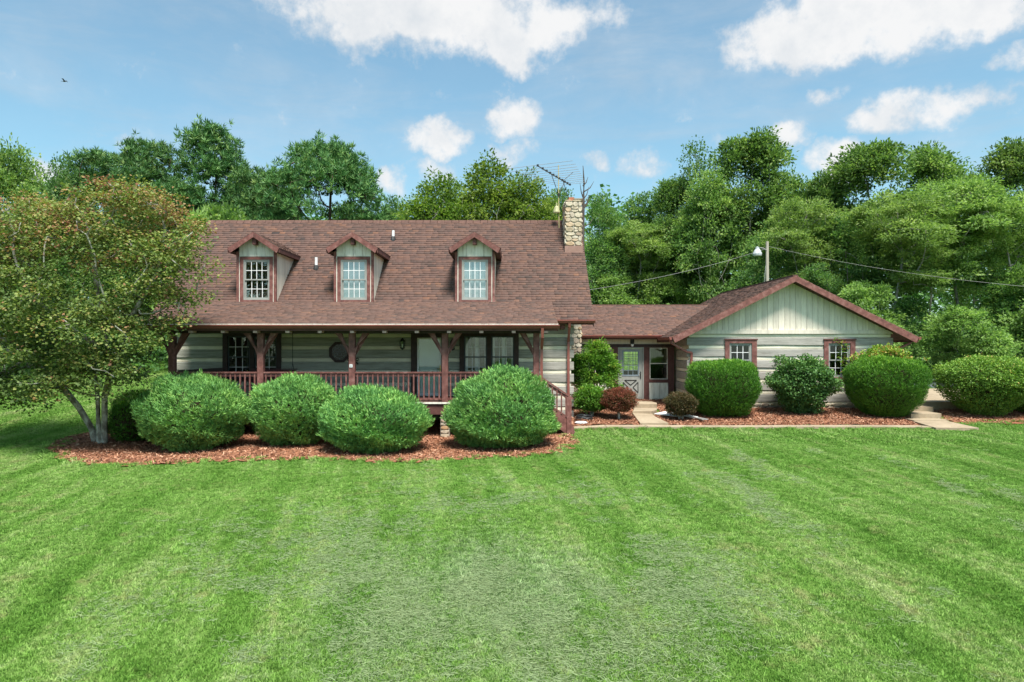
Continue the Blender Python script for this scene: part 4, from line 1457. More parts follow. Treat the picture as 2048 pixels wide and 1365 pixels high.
for x in (-9.0, -7.47):
    MB().box(x - .03, x + .03, 22.95, 23.5, DZ + .66, DZ + .70).build('armrest', M_MAROON, sw)
    MB().box(x - .025, x + .025, 22.97, 23.02, DZ + .42, DZ + .66).build('arm_post', M_MAROON, sw)
    mb = MB()
    mb.tube([(x, 23.0, DZ + .68), (x, 23.25, DZ + 1.2)], .010, 4)
    mb.tube([(x, 23.55, DZ + .68), (x, 23.25, DZ + 1.2)], .010, 4)
    mb.tube([(x, 23.25, DZ + 1.2), (x, 23.25, .62)], .010, 4)
    mb.build('chain', M_BLACK, sw)
# porch bench with a tilted back at the left end
bn = thing('porch_bench', 'dark wooden lounge with sloping back at the left end of the porch', 'bench', (-10.9, 23.4, DZ))
MB().box(-11.3, -9.95, 23.0, 23.6, DZ + .36, DZ + .42).build('seat', M_DARK, bn)
MB().hexa([(-11.6, 23.55, DZ + .42), (-10.0, 23.55, DZ + .42), (-10.0, 23.62, DZ + .42), (-11.6, 23.62, DZ + .42), (-11.6, 23.66, DZ + .94), (-10.0, 23.66, DZ + 1.04), (-10.0, 23.72, DZ + 1.04), (-11.6, 23.72, DZ + .94)]).build('backrest', M_DARK, bn)
for x in (-11.25, -10.0):
    for y in (23.05, 23.55):
        MB().box(x - .03, x + .03, y - .03, y + .03, DZ, DZ + .36).build('leg', M_DARK, bn)

# coiled garden hose, white lid, downspout leader and white board on the mulch
hz = gz1(3.0, 23.9)
hose = []
for k in range(150):
    a = k * 2 * math.pi / 24
    r = .22 + .045 * math.sin(k * .37) + .03 * math.sin(a * 1.5)
    hose.append((2.5 + r * 1.15 * math.cos(a), 23.75 + r * math.sin(a), hz + .07 + .012 * k / 24 + .015 * math.sin(k * 1.1) + .02 * (k // 24) * .5))
mb = MB().tube(hose, .014, 5)
o = mb.build('garden_hose', pmat('black_hose', [(.3, (.012, .016, .018)), (.7, (.03, .036, .04))], (1, 1, 1), 4, 2, .35, .5), None, True)
tag(o, 'black garden hose lying coiled on mulch by the porch steps', 'hose')
o = MB().lathe((2.36, 23.32, gz1(2.36, 23.3) + .06), [(.03, .05), (.17, .045), (.22, .02), (.22, 0), (.05, 0)][::-1], 20).build('round_lid', M_WHITE, None)
o.scale = (1, .9, 1)
tag(o, 'round pale flat lid lying where stairs meet the walk', 'lid')
zz = gz1(5.6, 24.4)
o = MB().hexa([(5.15, 24.75, zz + .10), (5.75, 24.2, zz + .07), (6.35, 24.35, zz + .10), (5.6, 25.0, zz + .16),
               (5.15, 24.75, zz + .12), (5.75, 24.2, zz + .09), (6.35, 24.35, zz + .12), (5.6, 25.0, zz + .18)]).build('plastic_sheet', M_WHITE, None)
tag(o, 'bent white plastic sheet lying on mulch beside the branch walk', 'plastic sheet')
t = thing('downspout_leader', 'pale loose downspout leader with grey end lying on mulch beside the clipped yew', 'downspout leader', (6.45, 24.1, gz1(6.4, 24.1)))
zz = gz1(6.45, 24.1) + .08
MB().beam((6.15, 24.5, zz + .06), (6.5, 24.0, zz + .02), .14, .06).build('white_tube', M_WHITE, t)
MB().prism([(6.42, 24.02, zz), (6.56, 24.1, zz), (6.80, 23.65, zz - .02), (6.55, 23.55, zz - .02)], (0, 0, .035)).build('grey_outlet', M_METAL, t)

# television antenna on a mast, bell fitting, boom and elements
ant = thing('tv_antenna', 'old television antenna on a mast by the stone chimney', 'antenna', (1.95, 28.5, 4.7))
MB().tube([(1.97, 28.5, 4.55), (1.95, 28.5, 5.85)], .026, 8).build('mast', pmat('yellowed_metal', [(.3, (.40, .33, .15)), (.7, (.52, .45, .25))], (1, 1, 1), 5, 3, .5, .4), ant)
MB().tube([(1.95, 28.5, 5.85), (1.94, 28.5, 7.5)], .018, 8).build('mast', bpy.data.materials['yellowed_metal'], ant)
bt = Vector((1.56, 3.24, 0)).normalized()
be = Vector((3.24, -1.56, 0)).normalized()
b0 = Vector((.99, 26.5, 6.95))
MB().tube([b0, b0 + bt * 3.6], .02, 6).build('boom', M_DEAD, ant)
for i in range(11):
    s = .02 + 3.5 * (i / 10) ** .85
    hl = 1.45 - .75 * i / 10
    p = b0 + bt * s + Vector((0, 0, .03))
    MB().tube([p - be * hl, p + be * hl], .008, 4).build('antenna_element', M_METAL, ant)
    MB().box(p.x - .04, p.x + .04, p.y - .04, p.y + .04, p.z - .05, p.z + .02).build('clamp', M_BLACK, ant)
for s in (1.4, 2.9):
    MB().tube([b0 + bt * s, Vector((1.945, 28.5, 6.25))], .013, 5).build('brace', M_DEAD, ant)
MB().tube([b0 + bt * 2.7, b0 + bt * 3.3 + be * .1 + Vector((0, 0, -.9))], .014, 5).build('brace', M_DEAD, ant)
MB().tube([b0 + bt * 2.7, b0 + bt * 3.0 + be * .35 + Vector((0, 0, .4))], .012, 5).build('brace', M_DEAD, ant)
MB().lathe((1.86, 28.47, 5.50), [(.15, 0), (.15, .04), (.09, .24), (.03, .30), (.03, .42)], 10).build('bell_fitting', pmat('yellow_enamel', [(.3, (.34, .33, .17)), (.7, (.46, .45, .26))], (1, 1, 1), 5, 3, .5, .4), ant)
MB().box(1.91, 1.99, 28.45, 28.55, 6.2, 6.32).build('rotor_box', M_BLACK, ant)

# utility pole with yard lamp behind the garage, wires
PB = Vector((15.7, 42.0, gz1(15.7, 42)))
pole = thing('utility_pole', 'weathered wooden utility pole behind the garage roof with a white yard lamp', 'utility pole', PB)
MB().tube([PB, (15.7, 42, 6.35)], [.15, .09], 10).build('pole', M_POLE, pole)
MB().tube([(15.7, 41.95, 5.75), (15.45, 41.9, 5.92), (15.2, 41.85, 5.95)], .03, 6).build('lamp_arm', M_METAL, pole)
MB().lathe((15.02, 41.8, 5.75), [(.26, -.30), (.28, -.18), (.20, .0), (.12, .12), (.12, .22), (.02, .26)], 12).build('lamp_head', pmat('lamp_grey', [(.3, (.42, .46, .48)), (.7, (.52, .55, .57))], (1, 1, 1), 4, 3, .5, .4), pole)
MB().tube([(15.62, 42, 5.0), (14.6, 41, gz1(14.6, 41))], .012, 4).build('guy_wire', M_METAL, pole)


M_WIRE = pmat('grey_cable', [(.3, (.30, .30, .29)), (.7, (.38, .38, .37))], (1, 1, 1), 4, 2, .7, .2)


def wire(label, a, b, sag, r=.007):
    a, b = Vector(a), Vector(b)
    pts = [a.lerp(b, k / 16) - Vector((0, 0, sag * 4 * (k / 16) * (1 - k / 16))) for k in range(17)]
    o = MB().tube(pts, r, 5).build('power_line', M_WIRE, None)
    tag(o, label, 'power line')


wire('slack grey power line from the utility pole down to the log house roof', (15.6, 41.95, 5.9), (2.55, 31.0, 2.35), .25)
wire('grey power line running from the utility pole out of the picture to the right', (15.8, 42, 6.05), (29.5, 33.0, 2.5), .45)

# far off bird
mb = MB()
mb.v, mb.f = [], []
bx = at(129, 163, 70)
for (s) in (1,):
    body = [(-.22, 0, 0, .01), (-.12, 0, 0, .05), (0, 0, 0, .075), (.12, 0, .01, .05), (.18, 0, .02, .035), (.24, 0, .015, .008)]
    mb.tube([(bx.x + b[0], bx.y + b[1], bx.z + b[2]) for b in body], [b[3] for b in body], 6)
for s in (-1, 1):
    mb.add([(bx.x + .08, bx.y, bx.z + .02), (bx.x - .06, bx.y, bx.z + .02), (bx.x - .10, bx.y + s * .28, bx.z + .16), (bx.x + .06, bx.y + s * .28, bx.z + .17), (bx.x - .02, bx.y + s * .55, bx.z + .08),
            (bx.x + .01, bx.y, bx.z + .055), (bx.x - .02, bx.y + s * .28, bx.z + .185)],
           [(0, 1, 2, 3), (3, 2, 4), (5, 1, 2, 6), (0, 5, 6, 3), (6, 2, 4), (3, 6, 4)])
mb.add([(bx.x - .18, bx.y - .02, bx.z), (bx.x - .18, bx.y + .02, bx.z), (bx.x - .36, bx.y + .07, bx.z + .01), (bx.x - .36, bx.y - .07, bx.z + .01)], [(0, 1, 2, 3), (3, 2, 1, 0)])
o = mb.build('bird', M_BLACK, None)
tag(o, 'tiny dark bird flying high in the open sky over the trees', 'bird')

# ------------------------------------------------------------------ plants
def unit(v):
    return v / np.maximum(np.linalg.norm(v, axis=-1, keepdims=True), 1e-9)


def leaf_quads(c, axis, nrm, L, Wd, fold=.12):
    """kite shaped leaves: base at c, along axis, face normal nrm"""
    s = unit(np.cross(axis, nrm))
    n = np.cross(s, axis)
    L, Wd = L[:, None], Wd[:, None]
    mid = c + axis * L * .45
    return np.stack([c, mid + s * Wd / 2 + n * L * fold, c + axis * L, mid - s * Wd / 2 + n * L * fold], 1)


def rand_dir(r, n):
    return unit(r.normal(size=(n, 3)))


def colonize(att, stems, step, kill, iters=90):
    """space colonization: stems = polylines starting at the ground; returns nodes, parents"""
    nodes, par = [], []
    for st in stems:
        prev = -1
        for p in st:
            nodes.append(np.array(p, dtype=float))
            par.append(prev)
            prev = len(nodes) - 1
    nodes = list(nodes)
    alive = np.ones(len(att), dtype=bool)
    N = np.array(nodes)
    D = np.linalg.norm(att[:, None] - N[None], axis=2)
    near, nd = D.argmin(1), D.min(1)
    for it in range(iters):
        alive &= nd > kill
        if not alive.any():
            break
        idx = np.nonzero(alive)[0]
        src = near[idx]
        dirs = unit(att[idx] - N[src])
        us, inv = np.unique(src, return_inverse=True)
        acc = np.zeros((len(us), 3))
        np.add.at(acc, inv, dirs)
        acc = unit(acc + np.array([0, 0, .12]) + .15 * np.sin(np.outer(us * 1.7 + it, [1, 2.3, 3.1])))
        new = N[us] + acc * step
        base = len(N)
        N = np.vstack([N, new])
        par += list(us)
        Dn = np.linalg.norm(att[:, None] - new[None], axis=2)
        b = Dn.min(1)
        ar = Dn.argmin(1) + base
        better = b < nd - 1e-6
        nd = np.where(better, b, nd)
        near = np.where(better, ar, near)
        if not better.any():
            break
    return N, np.array(par)


def branch_mesh(name, N, par, r_tip, r_exp, mat, sides=5, r_max=None):
    n = len(N)
    acc = np.zeros(n)
    kids = np.zeros(n, dtype=int)
    for i in range(n):
        if par[i] >= 0:
            kids[par[i]] += 1
    for i in range(n - 1, -1, -1):
        if kids[i] == 0:
            acc[i] += r_tip ** r_exp
        if par[i] >= 0:
            acc[par[i]] += acc[i]
    R = acc ** (1 / r_exp)
    if r_max:
        R = np.minimum(R, r_max)
    dirs = np.zeros((n, 3))
    for i in range(n):
        p = par[i]
        if p >= 0:
            dirs[i] = N[i] - N[p]
    for i in range(n):
        if par[i] < 0:
            ch = np.nonzero(par == i)[0]
            dirs[i] = N[ch[0]] - N[i] if len(ch) else (0, 0, 1)
            R[i] *= 1.35
    dirs = unit(dirs)
    ref = np.where(np.abs(dirs[:, 2:3]) > .95, np.array([[1., 0, 0]]), np.array([[0, 0, 1.]]))
    s = unit(np.cross(dirs, ref))
    q = np.cross(s, dirs)
    an = np.arange(sides) * 2 * np.pi / sides
    ring = N[:, None] + (s[:, None] * np.cos(an)[None, :, None] + q[:, None] * np.sin(an)[None, :, None]) * R[:, None, None]
    V = ring.reshape(-1, 3)
    ch = np.nonzero(par >= 0)[0]
    # each segment: ring of the child radius carried to the parent when the parent is much thicker
    pr = par[ch]
    base = N[pr][:, None] + (s[ch][:, None] * np.cos(an)[None, :, None] + q[ch][:, None] * np.sin(an)[None, :, None]) * np.minimum(R[pr], R[ch] * 1.25)[:, None, None]
    off = len(V)
    V = np.vstack([V, base.reshape(-1, 3)])
    k = np.arange(sides)
    k2 = (k + 1) % sides
    a = off + np.arange(len(ch))[:, None] * sides
    b = ch[:, None] * sides
    quads = np.stack([a + k, a + k2, b + k2, b + k], 2).reshape(-1)
    return np_mesh(name, V, np.full(len(ch) * sides, 4), quads, mat, smooth=True)


def lobe_points(r, lobes, n, lo=.55, up_bias=.0):
    """clump centres in the outer part of ellipsoid lobes, number by surface"""
    w = np.array([(l[3] * l[4] + l[4] * l[5] + l[3] * l[5]) for l in lobes])
    cnt = np.maximum(1, (n * w / w.sum()).astype(int))
    out = []
    for l, c in zip(lobes, cnt):
        d_ = rand_dir(r, c)
        d_[:, 2] = np.where(d_[:, 2] < -.5 + up_bias, -d_[:, 2], d_[:, 2])
        f = lo + (1 - lo) * r.random(c) ** .6
        out.append(np.array(l[:3]) + d_ * f[:, None] * np.array(l[3:6]))
    P = np.vstack(out)
    # drop clumps deep inside another lobe
    keep = np.ones(len(P), dtype=bool)
    for l in lobes:
        q = np.linalg.norm((P - np.array(l[:3])) / np.array(l[3:6]), axis=1)
        keep &= ~((q < lo * .8) & (r.random(len(P)) < .8))
    P = P[keep]
    D = np.linalg.norm(P[:, None] - P[None], axis=2)
    lone = np.sort(D, 1)[:, 4]
    return P[lone < np.quantile(lone, .95)]


def clump_leaves(r, P, per, spread, flat, L, Wd, up=.9, out=.4, center=None, jitter=.8, tint_c=.5, tint_var=.18, leaf_var=.16):
    n = len(P) * per
    c = np.repeat(P, per, 0)
    g = r.normal(size=(n, 3))
    g = g / (1 + .35 * np.linalg.norm(g, axis=1, keepdims=True))
    size = np.repeat(r.uniform(.45, 1.65, len(P)), per)[:, None]
    pos = c + g * np.array([spread, spread, spread * flat]) * size
    ctr = P.mean(0) if center is None else np.array(center)
    o = unit(pos - ctr)
    axis = unit(g * np.array([1, 1, .3]) + .4 * o + r.normal(size=(n, 3)) * .35 + np.array([0, 0, -.15]))
    nrm = unit(np.array([0, 0, up]) + o * out + r.normal(size=(n, 3)) * jitter)
    q = leaf_quads(pos, axis, nrm, r.uniform(.7, 1.3, n) * L, r.uniform(.75, 1.25, n) * Wd)
    t = np.clip(tint_c + np.repeat(r.normal(0, tint_var, len(P)), per) + r.normal(0, leaf_var, n), 0, 1)
    return q, t


def pine_tufts(r, P, per, rad, tint_c=.45, center=None):
    """needle tufts: slim blades fanning up and out from each shoot tip"""
    sh = 9
    ns = len(P) * sh
    c = np.repeat(P, sh, 0) + np.clip(r.normal(size=(ns, 3)), -1.25, 1.25) * np.array([rad, rad, rad * .5]) * .85
    ctr = P.mean(0) if center is None else np.array(center)
    main = unit(unit(c - ctr) * .7 + np.array([0, 0, .8]) + r.normal(size=(ns, 3)) * .3)
    n = ns * per
    cc = np.repeat(c, per, 0)
    ax = unit(np.repeat(main, per, 0) * .85 + rand_dir(r, n))
    q = leaf_quads(cc, ax, rand_dir(r, n), r.uniform(.6, 1.1, n) * rad * .72, np.full(n, rad * .10), 0.0)
    t = np.clip(tint_c + np.repeat(r.normal(0, .15, ns), per) + r.normal(0, .12, n), 0, 1)
    return q, t


M_LEAF_A = leaf_mat('leaf_mid_green', [(0, (0.059, 0.122, 0.038)), (0.4, (0.135, 0.242, 0.064)), (0.7, (0.228, 0.348, 0.093)), (1, (0.374, 0.464, 0.173))], .45)
M_LEAF_B = leaf_mat('leaf_light_green', [(0, (0.087, 0.166, 0.043)), (0.4, (0.186, 0.312, 0.081)), (0.7, (0.273, 0.411, 0.123)), (1, (0.405, 0.528, 0.192))], .45)
M_LEAF_C = leaf_mat('leaf_deep_green', [(0, (0.052, 0.129, 0.045)), (0.45, (0.124, 0.251, 0.074)), (0.75, (0.213, 0.357, 0.112)), (1, (0.369, 0.484, 0.166))], .45)
M_LEAF_O = leaf_mat('leaf_olive_green', [(0, (0.052, 0.101, 0.017)), (0.45, (0.119, 0.2, 0.031)), (0.75, (0.182, 0.27, 0.046)), (1, (0.278, 0.348, 0.078))], .45)
M_PINE = leaf_mat('pine_needles', [(0, (0.031, 0.092, 0.028)), (0.45, (0.08, 0.188, 0.055)), (0.75, (0.149, 0.264, 0.073)), (1, (0.245, 0.343, 0.096))], .12, .5)
M_MAPLE = leaf_mat('maple_leaf', [(0, (0.062, 0.11, 0.033)), (0.34, (0.143, 0.213, 0.053)), (0.56, (0.214, 0.273, 0.068)), (0.72, (0.287, 0.297, 0.088)), (0.84, (0.329, 0.225, 0.094)), (1, (0.287, 0.129, 0.077))], .30, .5, .0)
M_JUN = leaf_mat('juniper_spray', [(0, (0.062, 0.176, 0.054)), (0.35, (0.146, 0.342, 0.094)), (0.7, (0.258, 0.485, 0.123)), (1, (0.418, 0.641, 0.172))], .18, .6, .1)
M_YEW = leaf_mat('yew_needles', [(0, (0.028, 0.094, 0.014)), (0.4, (0.067, 0.184, 0.02)), (0.7, (0.137, 0.309, 0.031)), (1, (0.313, 0.524, 0.06))], .22, .5, .1)
M_EUO = leaf_mat('hedge_leaf', [(0, (0.052, 0.12, 0.023)), (0.4, (0.136, 0.273, 0.044)), (0.72, (0.246, 0.404, 0.066)), (0.88, (0.4, 0.459, 0.11)), (1, (0.612, 0.372, 0.157))], .28, .5, .1)
M_VIB = leaf_mat('dark_leaf', [(0, (0.035, 0.092, 0.028)), (0.5, (0.088, 0.197, 0.054)), (0.8, (0.156, 0.29, 0.076)), (1, (0.293, 0.395, 0.118))], .25, .45, .1)
M_NAN = leaf_mat('nandina_leaf', [(0, (0.036, 0.108, 0.017)), (0.4, (0.1, 0.24, 0.03)), (0.72, (0.191, 0.356, 0.047)), (0.9, (0.314, 0.463, 0.069)), (1, (0.431, 0.265, 0.084))], .3, .45, .1)
M_BARB = leaf_mat('red_barberry_leaf', [(0, (0.056, 0.062, 0.02)), (0.3, (0.119, 0.075, 0.035)), (0.6, (0.25, 0.069, 0.05)), (1, (0.425, 0.131, 0.094))], .25, .5, .05)
M_BARB2 = leaf_mat('brown_barberry_leaf', [(0, (0.039, 0.052, 0.018)), (0.45, (0.091, 0.081, 0.034)), (0.8, (0.15, 0.085, 0.047)), (1, (0.26, 0.117, 0.065))], .25, .5, .05)

PROTO = {}


def tree_proto(key, seed, lobes, n_clump, per, spread, flat, L, Wd, mat, bark, trunk_h, step=.6, kill=.75, lean=0, tint=.5, pine=False, up=.9, r_tip=.016, per_t=13, lo=.5, r_exp=2.2, out=.4):
    r = np.random.default_rng(seed)
    P = lobe_points(r, lobes, n_clump, lo)
    wob = [(lean * k / 6 + .12 * math.sin(k * 1.9 + seed) * k / 6, .12 * math.cos(k * 2.3 + seed) * k / 6, trunk_h * k / 6) for k in range(7)]
    N, par = colonize(P, [wob], step, kill)
    tm = branch_mesh('trunk', N, par, r_tip, r_exp, bark)
    ctr = (0, 0, np.mean([l[2] for l in lobes]) * .85)
    if pine:
        q, t = pine_tufts(r, P, per_t, spread, tint, ctr)
    else:
        q, t = clump_leaves(r, P, per, spread, flat, L, Wd, up, out, ctr, tint_c=tint)
    cm = quads_mesh('crown', q, t, mat)
    top = max(l[2] + l[5] for l in lobes)
    wid = max(abs(l[0]) + max(l[3], l[4]) for l in lobes) * 2
    PROTO[key] = (tm, cm, top, wid)


# unit trees about 12 m tall
tree_proto('oak', 11, [(0, 0, 7.6, 3.0, 2.8, 3.6), (-1.6, .4, 6.2, 2.2, 2.2, 2.2), (1.8, -.3, 6.6, 2.2, 2.2, 2.4), (.5, .6, 9.8, 1.8, 1.8, 1.9), (-1.0, -.5, 9.0, 1.6, 1.6, 1.7), (0, 0, 3.8, 2.6, 2.4, 1.4)], 300, 84, .60, .50, .21, .14, M_LEAF_A, M_BARK, 3.2)
tree_proto('walnut', 12, [(0, 0, 9.4, 2.2, 2.2, 2.5), (-1.2, .3, 10.9, 1.0, 1.0, 1.2), (.4, -.3, 11.4, 1.0, 1.0, 1.1), (1.7, 0, 10.4, 1.1, 1.1, 1.3), (-1.7, 0, 7.8, 1.6, 1.5, 1.5), (1.7, .5, 7.4, 1.7, 1.5, 1.5), (0, -.6, 5.4, 2.0, 1.8, 1.5)], 280, 84, .52, .5, .24, .12, M_LEAF_A, M_BARK, 4.0, tint=.45)
tree_proto('locust', 13, [(0, 0, 9.4, 3.2, 3.0, 1.6), (-2.2, -.5, 8.0, 2.2, 2.0, 1.1), (2.3, -.3, 8.4, 2.2, 2.0, 1.1), (.4, -1.2, 7.0, 2.4, 1.8, 1.0), (-1.2, -1, 5.6, 1.7, 1.4, .8), (1.8, -1.2, 5.6, 1.7, 1.4, .8)], 190, 130, .62, .24, .21, .10, M_LEAF_B, M_BARK, 4.6, tint=.52, r_tip=.019, up=1.2)
tree_proto('birch', 14, [(0, 0, 7.0, 2.6, 2.5, 4.0), (-1.5, 0, 5.6, 2.0, 2.0, 2.6), (1.6, .2, 6.2, 2.0, 2.0, 2.8), (.3, 0, 10.2, 1.3, 1.3, 1.7), (-.9, 0, 9.0, 1.2, 1.2, 1.6), (0, -.4, 3.4, 2.4, 2.2, 1.8)], 400, 60, .46, .7, .17, .12, M_LEAF_O, M_BARK, 2.6, tint=.52)
tree_proto('sparse', 15, [(0, 0, 8.0, 2.6, 2.4, 3.4), (1.0, 0, 10.6, 1.4, 1.2, 1.5), (-1.4, 0, 9.4, 1.4, 1.2, 1.6)], 120, 20, .45, .7, .20, .13, M_LEAF_C, M_DEAD, 4.0, tint=.35, r_tip=.013)
tree_proto('understory', 16, [(0, 0, 3.6, 2.4, 2.2, 2.2), (-1.7, -.3, 2.6, 1.7, 1.6, 1.4), (1.7, -.2, 2.8, 1.7, 1.6, 1.5), (.3, -.8, 1.6, 2.2, 1.6, 1.2)], 190, 84, .52, .34, .24, .12, M_LEAF_B, M_BARK, 1.2, tint=.45, up=1.1)
tree_proto('dense', 17, [(0, 0, 6.4, 2.8, 2.6, 3.6), (-1.8, 0, 4.4, 2.0, 2.0, 2.4), (1.8, 0, 4.8, 2.0, 2.0, 2.6), (0, -.5, 2.4, 2.4, 2.0, 1.8), (.4, 0, 9.2, 1.4, 1.4, 1.5)], 320, 70, .56, .5, .20, .13, M_LEAF_C, M_BARK, 2.2, tint=.45)
tree_proto('pine', 21, [(0, 0, 8.6, 2.0, 2.0, 2.2), (.1, 0, 10.6, 1.5, 1.5, 1.3), (-1.5, 0, 7.0, 1.7, 1.7, 1.3), (1.5, 0, 7.4, 1.7, 1.7, 1.3), (0, -.5, 5.6, 2.4, 2.2, 1.2), (-.8, 0, 4.0, 2.0, 1.8, 1.0), (1.2, 0, 4.2, 2.0, 1.8, 1.0)], 480, 0, .50, .5, 0, 0, M_PINE, M_PINEBARK, 5.0, pine=True, r_tip=.018)
tree_proto('round_pine', 22, [(0, 0, 8.2, 3.4, 3.0, 2.6), (-2.4, 0, 6.4, 1.8, 1.8, 1.4), (2.4, 0, 6.4, 1.9, 1.8, 1.6), (0, 0, 10.0, 2.0, 2.0, 1.3), (-1.0, -.6, 4.6, 2.4, 1.8, 1.1), (1.9, -.4, 4.4, 2.2, 1.8, 1.1)], 560, 0, .47, .5, 0, 0, M_PINE, M_PINEBARK, 3.4, pine=True, r_tip=.022, lo=.6)

KINDN = {'oak': 'broadleaf_tree', 'walnut': 'walnut_tree', 'locust': 'locust_tree', 'birch': 'broadleaf_tree', 'sparse': 'thin_tree', 'understory': 'young_tree', 'dense': 'broadleaf_tree', 'pine': 'pine_tree', 'round_pine': 'pine_tree'}


def plant_tree(key, px, ytop, wpx, dist, label, rot=0.0, mirror=1):
    """a copy of a tree kind, standing dist metres away in the direction px, as tall and wide as it shows"""
    tm, cm, top, wid = PROTO[key]
    x = (px - 1024) * dist / F
    g = gz1(x, dist)
    h = (690 - ytop) * dist / F - g
    w = wpx * dist / F
    t = thing(KINDN[key], label, 'tree', (x, dist, g - .1), 'trees behind the house')
    sx, sz = w / wid, (h + .1) / (top * 1.02)
    sx = min(max(sx, sz * .55), sz * 1.7)
    for nm, me in (('trunk', tm), ('crown', cm)):
        o = bpy.data.objects.new(nm, me)
        COL.objects.link(o)
        o.parent = t
    t.rotation_euler = (0, 0, rot)
    t.scale = (sx * mirror, sx, sz)
    return t


TREES = [
    # left, above the maple
    ('oak', 8, 272, 150, 36, 'loose broadleaf tree at the left edge of the picture, behind the maple', .4),
    ('sparse', 118, 288, 80, 44, 'scraggly dark tree with a leaning bare tip against the sky at far left', 2.0),
    ('pine', 190, 296, 230, 47, 'dark pine directly right of the scraggly leaning tip', .8),
    ('pine', 300, 274, 220, 45, 'rounded dark pine behind the top of the orange tinged maple', 2.4),
    ('pine', 425, 245, 230, 46, 'tallest dark pine, left of the log house roof', 3.9),
    ('pine', 510, 335, 200, 44, 'shorter dark pine in the dip between the tallest and the round pine', 5.2),
    ('round_pine', 650, 278, 300, 44, 'broad umbrella shaped pine with open branches above the middle dormer', .3),
    ('understory', 440, 402, 90, 38, 'pale green young tree peeping over the left end of the roof', 1.0),
    ('dense', 788, 382, 90, 46, 'small dark tree between the round pine and the olive trees', 1.0),
    ('dense', 60, 420, 200, 42, 'dark leafy tree low behind the maple, close to the left edge', 2.2),
    ('dense', 250, 430, 200, 44, 'dark leafy tree behind the middle of the maple crown', .6),
    ('dense', 130, 345, 190, 50, 'dark tree filling in below the scraggly leaning tip', 3.1),
    ('pine', 570, 375, 150, 49, 'low dark pine behind the left shoulder of the round pine', 1.4),
    ('dense', 700, 395, 170, 52, 'dark tree seen beneath the right limbs of the round pine', 2.7),
    ('dense', 395, 385, 150, 52, 'dark tree beneath the tallest pine, just above the roof corner', 4.4),
    # middle
    ('birch', 920, 368, 200, 49, 'olive green tree filling in between the two taller olive trees', 5.1),
    ('dense', 1030, 385, 200, 53, 'green tree low behind the ridge, left of the antenna', 2.6),
    ('birch', 868, 342, 230, 43, 'olive green tree above the roof, left one behind the right dormer', .5),
    ('birch', 978, 306, 240, 45, 'taller olive green tree right above the right dormer', 2.0),
    ('birch', 1062, 338, 190, 44, 'olive green tree beside the antenna boom', 3.5),
    ('dense', 1120, 368, 90, 47, 'dark green tree directly behind the antenna mast', 4.0),
    # right of the chimney, back row
    ('dense', 1205, 380, 130, 58, 'distant dark tree just right of the chimney', 1.5),
    ('dense', 1290, 378, 150, 60, 'distant dark tree with a flat top between chimney and hill', 3.0),
    ('walnut', 1350, 345, 130, 57, 'shaggy tree on the shoulder below the thin bare crowned tree', .9),
    ('sparse', 1392, 268, 120, 56, 'thin bare crowned tree leaning on the tallest broadleaf', 4.4),
    ('walnut', 1500, 252, 190, 54, 'tallest broadleaf tree with bunched dark leaves, above the garage', .2),
    ('oak', 1420, 335, 160, 53, 'full green tree below the thin bare crowned tree', 3.3),
    ('oak', 1580, 335, 150, 54, 'round green tree right of and below the tallest broadleaf', 2.8),
    ('walnut', 1640, 338, 110, 52, 'shaggy little crown at the gap in the treeline', 5.5),
    ('walnut', 1742, 270, 200, 50, 'tall tree with feathery tufted tops right of the treeline gap', 2.2),
    ('walnut', 1860, 282, 170, 52, 'feathery topped tree with two tufts, second right of the gap', 4.1),
    ('oak', 1950, 325, 150, 54, 'lower tree in the dip before the right edge', 1.1),
    ('walnut', 2050, 264, 170, 48, 'tall dark tree cut by the right edge of the picture', 3.0),
    # middle row
    ('dense', 1210, 455, 150, 57, 'green tree behind the lower part of the chimney', .7),
    ('locust', 1275, 440, 170, 56, 'light green layered tree above the breezeway roof', 1.9),
    ('oak', 1350, 425, 160, 58, 'green tree with thin pale stems above the right end of the breezeway', 4.9),
    ('locust', 1440, 410, 200, 56, 'light green layered tree left of the utility pole', 3.4),
    ('dense', 1545, 430, 170, 47, 'dark green tree behind the utility pole', 5.9),
    ('locust', 1600, 392, 200, 46, 'light green layered tree right above the garage gable', .4),
    ('dense', 1690, 420, 180, 45, 'deep green tree right of the garage peak', 2.6),
    # right front
    ('locust', 1790, 380, 260, 41, 'light green locust on tall pale trunks, right of the garage', 1.3),
    ('locust', 1915, 350, 270, 42, 'broad locust with drooping fronds above the right hedge', 4.6),
    ('locust', 2030, 385, 220, 40, 'pale locust cut by the right edge', 2.9),
    ('understory', 1735, 560, 170, 39, 'bright young tree rising behind the right garage eave', .9),
    ('dense', 1820, 590, 150, 41, 'dark bushy tree under the pale locust trunks', 3.7),
    ('understory', 1925, 610, 160, 36.5, 'pale big leaved sapling above the right clipped hedge', 2.3),
    ('dense', 2010, 540, 170, 40, 'dark undergrowth tree behind the sapling near the right edge', .2),
    ('understory', 2060, 520, 190, 38.5, 'blue green leafy tree at the right edge above the hedge', 5.0),
    # front of the wood above the breezeway
    ('understory', 1230, 545, 130, 55, 'bright low tree against the right rake of the log house', 1.5),
    ('understory', 1330, 545, 130, 55, 'bright low tree over the middle of the breezeway ridge', 3.2),
    ('understory', 1420, 560, 110, 55, 'low tree where breezeway and garage roofs meet', 5.0),
    ('dense', 1640, 520, 140, 43, 'dark low tree behind the right slope of the garage', 1.8),
]
for tr in TREES:
    plant_tree(*tr)

